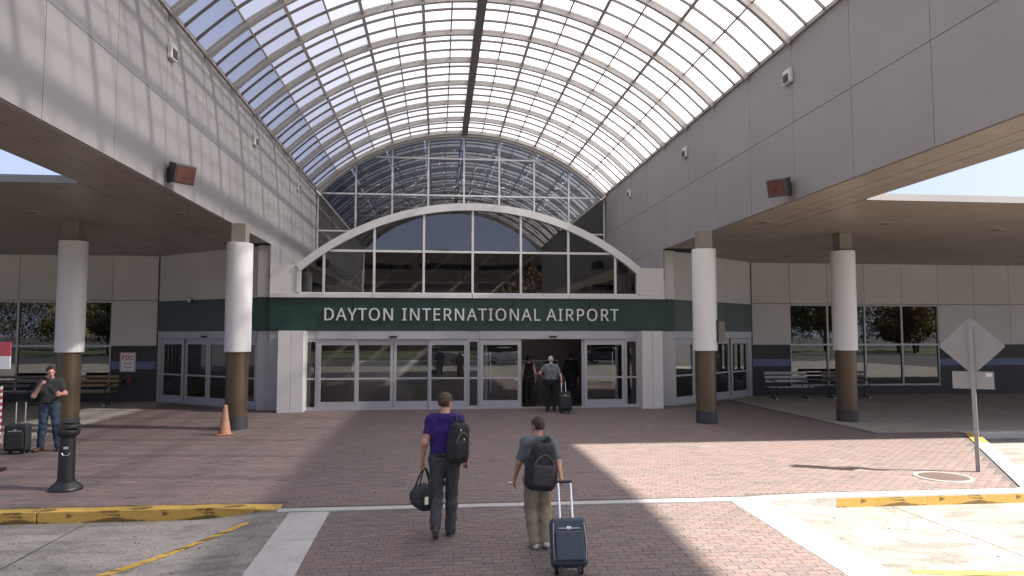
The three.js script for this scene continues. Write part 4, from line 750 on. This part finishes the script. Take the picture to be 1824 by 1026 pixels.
  // trousers
  { const short = o.shorts, parts = [limb([0.07 * H, R(0.95), -0.012], [-0.07 * H, R(0.95), -0.012], R(0.118 * wd) + 0.01 + bel * 0.6, R(0.118 * wd) + 0.01 + bel * 0.6, 0.87), ...leg('L', o.trouserEase ?? 0.016, 1, short ? 0.03 : 0.012), ...leg('R', o.trouserEase ?? 0.016, 1, short ? 0.03 : 0.012)], f0 = blend(parts, 0.03 * H);
    const lowY = (x) => short ? R(0.47) : 0; const ankles = ['L', 'R'].map((s) => J['ank' + s]);
    const F = (x, y, z) => { let d = f0(x, y, z) + fold * 1.2 * hash3(x * 1.5 + 1, y * 1.1, z * 1.6); if (short) d = Math.max(d, lowY(x) - y); for (const a of ankles) { const r = Math.hypot(x - a[0], z - a[2]); if (r < 0.14) d = Math.max(d, a[1] - R(0.03) - y); } return Math.max(d, y - R(1.05)); };
    const [lo, hi] = bounds([J.hipL, J.hipR, J.kneeL, J.kneeR, J.ankL, J.ankR], 0.19); hi[1] = Math.max(hi[1], R(1.1)); part(short ? 'shorts' : 'trousers', surfaceNets(F, lo, hi, cell * 0.9), clothM(o.pants), P);
    if (o.belt !== false) { const g = new THREE.TorusGeometry(R(0.15 * wd) + bel, 0.016, 8, 30); g.scale(1.14, 0.84, 1.3); g.rotateX(Math.PI / 2); g.translate(0, R(1.02), bel * 0.3); part('belt', g, M.black, P); } }
  // shoes
  for (const s of ['L', 'R']) {
    const a = J['ank' + s], ft = (o.feet ?? {})[s] ?? {}, yaw = ft.yaw ?? (s === 'L' ? 0.12 : -0.12), pt = ft.pitch ?? 0, L = 0.19 * H, fw = [Math.sin(yaw) * Math.cos(pt), -Math.sin(pt), Math.cos(yaw) * Math.cos(pt)], up = [Math.sin(yaw) * Math.sin(pt), Math.cos(pt), Math.cos(yaw) * Math.sin(pt)];
    const Q = (f, u) => [0, 1, 2].map((k) => a[k] + fw[k] * f * H + up[k] * u * H), shoe = blend([limb(Q(-0.045, -0.045), Q(0.15, -0.052), R(0.04), R(0.036)), limb(Q(-0.03, -0.02), Q(-0.01, o.boots ? 0.09 : 0.02), R(0.043), R(0.046)), limb(Q(0.02, -0.02), Q(0.11, -0.045), R(0.04), R(0.036))], 0.03), c0 = Q(0, -0.083);
    const F = (x, y, z) => Math.max(shoe(x, y, z), -((x - c0[0]) * up[0] + (y - c0[1]) * up[1] + (z - c0[2]) * up[2]));
    const [lo, hi] = bounds([Q(-0.05, -0.06), Q(0.17, -0.06), Q(0, 0.08)], 0.075); const sh = part(o.boots ? 'boot' : 'shoe', surfaceNets(F, lo, hi, 0.009), std(o.shoe ?? [0.015, 0.014, 0.014], 0.5), P);
    const so = [Q(-0.075, -0.083), Q(0.175, -0.083)]; const sg = surfaceNets((x, y, z) => Math.max(shoe(x, y, z) - 0.004, Math.abs((x - c0[0]) * up[0] + (y - c0[1]) * up[1] + (z - c0[2]) * up[2] - 0.008) - 0.01), lo, hi, 0.007); part('sole', sg, std(o.sole ?? [0.02, 0.02, 0.02], 0.7), sh);
  }
  const world = (p) => new THREE.Vector3(...p).applyEuler(P.rotation).add(P.position).toArray();
  return { P, J, hands, world, H };
}
function backpack(label, who, x, y, z, w, h, d, o = {}) { // position in the wearer's frame
  const p = who.world([x, y, z]), b = thing('backpack', label, 'backpack', p, who.P.rotation.y + (o.turn ?? 0)); b.rotation.z = o.roll ?? 0; b.rotation.order = 'YXZ';
  const rb = (c, s, r) => (X, Y, Z) => { const a = Math.abs(X - c[0]) - s[0] + r, e = Math.abs(Y - c[1]) - s[1] + r, f = Math.abs(Z - c[2]) - s[2] + r; return Math.hypot(Math.max(a, 0), Math.max(e, 0), Math.max(f, 0)) + Math.min(Math.max(a, e, f), 0) - r; };
  const taper = (f) => (X, Y, Z) => { const t = 1 - (o.taper ?? 0.25) * Math.max(0, Y / h + 0.1); return f(X / t, Y, Z / (0.5 + 0.5 * t)) * 0.8; };
  part('main_bag', surfaceNets((X, Y, Z) => taper(rb([0, 0, 0], [w / 2, h / 2, d / 2], Math.min(w, d) * 0.42))(X, Y, Z) + 0.005 * hash3(X * 2, Y * 2, Z * 2), [-w, -h * 0.7, -d], [w, h * 0.7, d], 0.012), M.blackSoft, b);
  part('pocket', surfaceNets((X, Y, Z) => rb([0, -h * 0.16, -d * 0.46], [w * 0.34, h * 0.22, d * 0.17], 0.03)(X, Y, Z) + 0.004 * hash3(X * 2, Y * 3, Z), [-w, -h * 0.6, -d], [w, h * 0.3, d * 0.2], 0.012), o.pocket ?? M.blackSoft, b);
  part('zip', tube([[-w * 0.3, -h * 0.2, -d * 0.53], [-w * 0.28, h * 0.12, -d * 0.52], [0, h * 0.27, -d * 0.47], [w * 0.28, h * 0.12, -d * 0.52], [w * 0.3, -h * 0.2, -d * 0.53]], 0.006, 28, 6), M.steelDark, b);
  for (const s of o.straps ?? []) part('shoulder_strap', tube(s, 0.018, 28, 8).scale(1, 1, 1), M.blackSoft, b);
  part('grab_loop', tube([[-0.05, h * 0.46, -0.0], [0, h * 0.56, 0.0], [0.05, h * 0.46, 0.0]], 0.011, 14, 6), M.blackSoft, b);
  for (const [X, Y, Z, r] of o.buttons ?? []) part('button', new THREE.SphereGeometry(r, 12, 8).scale(1, 1, 0.4).translate(X, Y, Z), M.frameWhite, b);
  return b;
}
// man in the purple polo
{
  const z = -9.15, w = person('man walking in a purple polo and grey trousers, seen from behind', [0.1, crossY(z), z], Math.PI - 0.12, {
    height: 1.79, wide: 1.02, lean: 0.03, shirt: [0.035, 0.008, 0.16], sleeve: 0.62, collar: true, pants: [0.07, 0.068, 0.075], hair: [0.055, 0.032, 0.018], shoe: [0.02, 0.018, 0.018], sole: [0.12, 0.11, 0.11], skin: [0.44, 0.23, 0.16], headTurn: -0.45, headPitch: 0.1, hem: 0.99, curl: { L: 1.2, R: 0.7 },
    joints: { kneeL: [0.1, 0.51, -0.0], ankL: [0.09, 0.16, -0.2], kneeR: [-0.085, 0.5, 0.07], ankR: [-0.07, 0.085, 0.02], elL: [0.25, 1.16, -0.06], wrL: [0.29, 0.92, 0.0], elR: [-0.24, 1.16, -0.06], wrR: [-0.27, 0.93, 0.07] }, feet: { L: { pitch: 0.75, yaw: 0.05 }, R: { pitch: 0.05, yaw: -0.15 } },
  });
  backpack('black backpack with pale buttons slung over the purple polo shoulder', w, -0.19, 1.19, -0.19, 0.28, 0.5, 0.2, { turn: 0.65, roll: 0.1, taper: 0.35, straps: [[[0.02, 0.2, 0.05], [0.0, 0.3, 0.1], [-0.02, 0.29, 0.22], [-0.04, 0.1, 0.3], [-0.05, -0.1, 0.22], [-0.06, -0.19, 0.06]]], buttons: [[-0.05, 0.14, -0.085, 0.018], [0.03, 0.16, -0.085, 0.024], [0.07, 0.05, -0.09, 0.012], [-0.02, 0.05, -0.095, 0.014]] });
  const hp = w.world(w.hands.L), bag = thing('holdall', 'rounded grey holdall with pale tag hanging from a hand', 'bag', [hp[0] - 0.0, hp[1], hp[2]], w.P.rotation.y + 0.45);
  const gm = std([0.035, 0.042, 0.045], 0.75, { map: texCloth, bumpMap: bumpCloth, bumpScale: 0.003 }), c = [0, -0.37, 0];
  part('bag_body', surfaceNets((x, y, z2) => { const a = Math.hypot((x - c[0]) / 1.0, (y - c[1]) / 0.92) - 0.175, b = Math.abs(z2) - 0.12, r = 0.05; return Math.hypot(Math.max(a + r, 0), Math.max(b + r, 0)) + Math.min(Math.max(a + r, b + r), 0) - r + 0.006 * hash3(x * 2, y * 2, z2 * 2); }, [-0.24, -0.6, -0.2], [0.24, -0.14, 0.2], 0.011), gm, bag);
  for (const s of [-1, 1]) part('handle', tube([[-0.1, -0.25, s * 0.08], [-0.05, -0.1, s * 0.04], [0, 0.0, s * 0.012], [0.05, -0.1, s * 0.04], [0.1, -0.25, s * 0.08]], 0.011, 24, 8), M.black, bag);
  part('end_pocket', surfaceNets((x, y, z2) => Math.hypot(Math.max(Math.abs(x) - 0.07, 0), Math.max(Math.abs(y + 0.39) - 0.05, 0), Math.max(Math.abs(z2 + 0.125) - 0.012, 0)) - 0.014, [-0.12, -0.5, -0.18], [0.12, -0.28, -0.08], 0.008), M.blackSoft, bag);
  part('luggage_tag', box(0.0, -0.43, -0.158, 0.045, -0.335, -0.153), std([0.75, 0.76, 0.5], 0.5), bag); part('tag_strap', bar([0.022, -0.27, -0.13], [0.022, -0.34, -0.155], 0.005, 6), M.black, bag);
}
// man in khaki trousers with the blue grey suitcase
{
  const z = -8.62, w = person('man walking in a slate shirt and khaki trousers, seen from behind', [1.22, crossY(z), z], Math.PI + 0.08, {
    height: 1.55, wide: 1.06, shirt: [0.145, 0.165, 0.18], sleeve: 0.9, loose: 0.014, pants: [0.36, 0.3, 0.21], hair: [0.035, 0.02, 0.015], shoe: [0.5, 0.48, 0.45], sole: [0.35, 0.33, 0.3], skin: [0.42, 0.22, 0.15], headTurn: 0.5, hem: 0.92, curl: { L: 0.5, R: 1.3 }, trouserEase: 0.028, belt: false,
    joints: { kneeL: [0.09, 0.5, 0.05], ankL: [0.06, 0.085, -0.06], kneeR: [-0.1, 0.52, 0.02], ankR: [-0.09, 0.1, -0.1], elL: [0.265, 1.16, 0.0], wrL: [0.31, 0.92, 0.1], elR: [-0.25, 1.17, -0.16], wrR: [-0.24, 0.99, -0.37] }, feet: { L: { yaw: 0.1 }, R: { pitch: 0.3, yaw: -0.1 } },
  });
  backpack('large black backpack slung across the slate shirt', w, 0.0, 0.99, -0.21, 0.38, 0.56, 0.22, { roll: 0.1, turn: 0.05, taper: 0.55, pocket: std([0.04, 0.034, 0.036], 0.8), straps: [[[-0.06, 0.2, 0.05], [-0.11, 0.3, 0.12], [-0.14, 0.28, 0.26], [-0.15, 0.1, 0.34], [-0.15, -0.1, 0.24], [-0.14, -0.2, 0.08]], [[0.02, 0.24, 0.02], [-0.04, 0.33, 0.06], [-0.1, 0.32, 0.16]]] });
}
// person in jeans, facing the camera, hand at the mouth
person('person in charcoal tee, jeans and brown boots with one hand raised', [-8.33, 0.002, -16.35], 0.25, {
  height: 1.82, wide: 0.95, shirt: [0.045, 0.048, 0.045], sleeve: 0.75, loose: 0.006, pants: [0.035, 0.06, 0.1], hair: [0.03, 0.018, 0.012], boots: true, shoe: [0.09, 0.035, 0.02], skin: [0.5, 0.26, 0.2], headTurn: 0.35, headPitch: 0.15, hem: 0.92, curl: { L: 0.8, R: 1.1 },
  joints: { kneeL: [0.14, 0.5, 0.03], ankL: [0.19, 0.085, 0.02], kneeR: [-0.11, 0.5, 0.02], ankR: [-0.14, 0.085, 0.0], elR: [-0.27, 1.16, 0.12], wrR: [-0.12, 1.4, 0.23], elL: [0.27, 1.19, -0.02], wrL: [0.24, 1.2, 0.22] }, feet: { L: { yaw: 0.3 }, R: { yaw: -0.5 } },
});
// grey haired man stepping through the open door
person('grey haired man in grey polo and black trousers entering the open door', [3.68, 0.004, -22.95], Math.PI - 0.05, {
  height: 1.8, wide: 1.18, belly: 0.025, shirt: [0.2, 0.22, 0.24], sleeve: 0.7, loose: 0.014, pants: [0.012, 0.011, 0.013], hair: [0.45, 0.43, 0.42], skin: [0.46, 0.26, 0.2], hem: 0.95, cell: 0.018, hairThick: 0.008,
  joints: { elL: [0.36, 1.22, -0.02], wrL: [0.22, 1.07, 0.12], elR: [-0.31, 1.15, -0.08], wrR: [-0.33, 0.92, -0.2], kneeR: [-0.1, 0.52, 0.06], ankR: [-0.1, 0.085, -0.04], ankL: [0.1, 0.085, 0.03] }, curl: { R: 1.2, L: 0.8 },
});
// people just inside
person('woman in black tank top walking into the dark hall', [3.2, 0.028, -24.9], Math.PI, { height: 1.72, wide: 0.88, shirt: [0.008, 0.008, 0.009], sleeve: 0, pants: [0.012, 0.011, 0.012], hair: [0.02, 0.012, 0.01], bun: true, skin: [0.45, 0.27, 0.21], cell: 0.02 });
person('dark shirted man in khaki shorts inside the doorway', [2.62, 0.028, -26.2], Math.PI + 0.1, { height: 1.78, shirt: [0.012, 0.012, 0.016], sleeve: 0.8, pants: [0.3, 0.26, 0.2], shorts: true, hair: [0.03, 0.02, 0.015], cell: 0.02, joints: { kneeL: [0.1, 0.5, 0.08], ankL: [0.1, 0.085, 0.06] } });
person('person in black facing out of the doorway', [4.15, 0.028, -26.0], 0.05, { height: 1.74, shirt: [0.012, 0.012, 0.013], sleeve: 1.9, pants: [0.012, 0.012, 0.012], hair: [0.02, 0.015, 0.012], skin: [0.5, 0.3, 0.23], cell: 0.02 });
person('man in black walking away behind the open door edge', [4.85, 0.028, -25.6], Math.PI - 0.2, { height: 1.8, shirt: [0.01, 0.009, 0.01], sleeve: 1.95, pants: [0.012, 0.012, 0.014], hair: [0.02, 0.015, 0.012], cell: 0.02, joints: { kneeL: [0.1, 0.52, 0.1], ankL: [0.1, 0.1, -0.06] } });

// ---------- across the road, mirrored in the glass ----------
{
  const l = structure('lawn', [0, -0.1, 0]); const g = new THREE.PlaneGeometry(260, 46); g.rotateX(-Math.PI / 2); g.translate(0, 0, 54); part('grass_sheet', triUV(g), M.grass, l);
  part('kerb_stone', box(-130, -0.1, 30.7, 130, 0.05, 31), M.concretePale, l);
}
function leafCrown(r, h, n, s) {
  let q = s * 97 + 5; const rn = () => { q = (q * 1664525 + 1013904223) >>> 0; return q / 4294967296; }, v = [], lobes = [];
  for (let i = 0; i < 16; i++) { const a = rn() * 6.28, t = Math.sqrt(rn()) * 0.65; lobes.push([Math.cos(a) * r * t, (rn() - 0.45) * h * 0.75, Math.sin(a) * r * t, r * (0.28 + 0.22 * rn())]); }
  const a = new THREE.Vector3(), b = new THREE.Vector3();
  for (let i = 0; i < n; i++) {
    const L = lobes[Math.floor(rn() * 16)], u = rn() * 2 - 1, p = rn() * 6.28, k = Math.cbrt(rn()) * L[3], s2 = Math.sqrt(1 - u * u), c = [L[0] + k * s2 * Math.cos(p), L[1] + k * u, L[2] + k * s2 * Math.sin(p)], sz = 0.12 + 0.12 * rn();
    a.set(rn() - 0.5, rn() - 0.5, rn() - 0.5).normalize().multiplyScalar(sz); b.set(rn() - 0.5, rn() - 0.5, rn() - 0.5).cross(a).normalize().multiplyScalar(sz * 0.7);
    const P = (x, y) => v.push(c[0] + a.x * x + b.x * y, c[1] + a.y * x + b.y * y, c[2] + a.z * x + b.z * y); P(-1, 0); P(0, -1); P(1, 0); P(-1, 0); P(1, 0); P(0, 1);
  }
  const g = new THREE.BufferGeometry(); g.setAttribute('position', new THREE.Float32BufferAttribute(v, 3)); g.computeVertexNormals(); return triUV(g);
}
{
  const crowns = [1, 2, 3].map((s) => leafCrown(4.2, 6.5, 5200, s)), tints = [[0.2, 0.15, 0.025], [0.1, 0.11, 0.03], [0.16, 0.085, 0.03]].map((c) => std(c, 0.8));
  const bark = std([0.07, 0.055, 0.04], 0.9);
  const spots = [[14, 52, 2, 'rust brown tree in front of the garage middle'], [-8, 54, 2, 'rust brown tree at the FDC end of the garage']];
  const row = (x0, dx, n, where) => { const ord = ['first', 'second', 'third', 'fourth', 'fifth', 'sixth']; for (let i = 0; i < n; i++) spots.push([x0 + dx * i + 2.4 * Math.sin(i * 5 + x0), 36 + 6 * ((i * 7) % 3) + 2 * Math.sin(i * 3.1 + x0), [0, 1, 0, 2, 0, 1][i], `${ord[i]} ${['yellow', 'green', 'yellow', 'rust brown', 'yellow', 'green'][i]} tree of the row ${where}`]); };
  row(42, 7.2, 6, 'facing the benches'); row(-36, -7.2, 6, 'facing the FDC wall');
  spots.forEach(([x, z, k, label], i) => {
    const t = thing('tree', label, 'tree', [x, -0.1, z], i * 1.3, 'trees on the lawn across the road');
    part('trunk', merge([cyl(0.26, 0.14, 3.6, 0, 0, 0, 10), bar([0, 2.6, 0], [1.4, 5.2, 0.5], 0.08), bar([0, 2.9, 0], [-1.3, 5.6, -0.6], 0.08), bar([0, 3.4, 0], [0.2, 6.6, -0.2], 0.09)]), bark, t);
    const c = part('crown', crowns[(i + k) % 3], tints[k], t); c.position.y = 5.2 + Math.sin(i * 2.3) * 0.5; const k2 = 1.05 + 0.3 * Math.sin(i * 4.7 + 1); t.scale.set(k2 * (1 + 0.15 * Math.sin(i * 9)), k2, k2 * 1.05);
  });
}
{ // far belt of woodland that reads as one mass
  const g = leafCrown(5, 8, 1400, 9), im = new THREE.InstancedMesh(g, std([0.06, 0.06, 0.022], 0.85), 46), mt = new THREE.Matrix4();
  for (let i = 0; i < 46; i++) { const s = i % 2 ? 1 : -1, x = s * (52 + (i >> 1) * 5.2), k = rr(0.9, 1.5); mt.makeScale(k, k, k).setPosition(x, 5.2, rr(80, 92)); im.setMatrixAt(i, mt); }
  im.name = 'woodland'; im.userData = { kind: 'stuff', label: 'far belt of dull green woodland beyond the lawn', category: 'woodland' }; scene.add(im);
}
{
  const b = thing('parking_garage', 'long tan parking garage with open decks across the lawn', 'building', [6, 0, 72]);
  const tan = std([0.34, 0.22, 0.13], 0.85, { map: texConcrete });
  for (let k = 0; k < 5; k++) { part('deck_wall', box(-60, 0.9 + k * 3.4, 0, 60, 3.3 + k * 3.4, 0.4), tan, b); part('deck', box(-60, 2.9 + k * 3.4, 0.41, 60, 3.1 + k * 3.4, 18), M.core, b); }
  for (let i = 0; i <= 12; i++) part('pier', box(-60.2 + i * 10, -0.2, -0.3, -59.4 + i * 10, 16.7, -0.01), tan, b);
  part('back_wall', box(-60, -0.2, 18, 60, 16.6, 18.4), tan, b);
}
function car(label, x, z, turn, c) {
  const o = thing('parked_car', label, 'car', [x, -0.15, z], turn, 'cars across the road'), paint = new THREE.MeshPhysicalMaterial({ color: lin(...c), roughness: 0.35, clearcoat: 1, clearcoatRoughness: 0.05 });
  const prof = (pts, w, bev) => { const g = new THREE.ExtrudeGeometry(new THREE.Shape(pts.map((p) => new THREE.Vector2(...p))), { depth: w - 2 * bev, bevelEnabled: true, bevelThickness: bev, bevelSize: bev, bevelSegments: 3 }); g.translate(0, 0, -(w - 2 * bev) / 2); return g; };
  part('body', prof([[-2.2, 0.4], [-2.15, 0.85], [-1.5, 0.95], [1.0, 0.98], [2.0, 0.8], [2.2, 0.6], [2.15, 0.35], [-2.1, 0.32]], 1.78, 0.1), paint, o);
  part('cabin', prof([[-1.6, 0.95], [-1.1, 1.38], [0.3, 1.42], [1.05, 0.97]], 1.55, 0.08), std([0.015, 0.017, 0.02], 0.1), o);
  part('roof', prof([[-1.05, 1.41], [-0.95, 1.46], [0.2, 1.5], [0.3, 1.44]], 1.35, 0.04), paint, o);
  for (const sx of [-1.35, 1.35]) for (const s of [-1, 1]) { const wh = sub('wheel', o, [sx, 0.33, s * 0.82]); const t = new THREE.TorusGeometry(0.24, 0.09, 12, 28); part('tyre', t, M.black, wh); const r = new THREE.CylinderGeometry(0.2, 0.2, 0.12, 20); r.rotateX(Math.PI / 2); part('rim', r, M.chrome, wh); }
  for (const s of [-1, 1]) { part('headlight', box(2.1, 0.6, s * 0.62 - 0.2, 2.26, 0.74, s * 0.62 + 0.2, 0.03), M.chrome, o); part('tail_light', box(-2.3, 0.7, s * 0.62 - 0.2, -2.18, 0.85, s * 0.62 + 0.2, 0.03), std([0.3, 0.01, 0.01], 0.3), o); }
}
car('white car parked across the road from the main doors', 6.5, 17.6, 0, [0.75, 0.75, 0.74]);
car('silver car parked across the road behind the camera', 0.2, 17.6, 0, [0.42, 0.43, 0.45]);
car('red car parked across the road toward the FDC wall', -21, 17.6, 0, [0.35, 0.02, 0.02]);
car('dark blue car parked across the road near the lane', 16, 17.6, 0, [0.02, 0.03, 0.07]);

scene.traverse((o) => { if (o.isMesh) o.castShadow = o.receiveShadow = true; });
renderer.render(scene, camera);
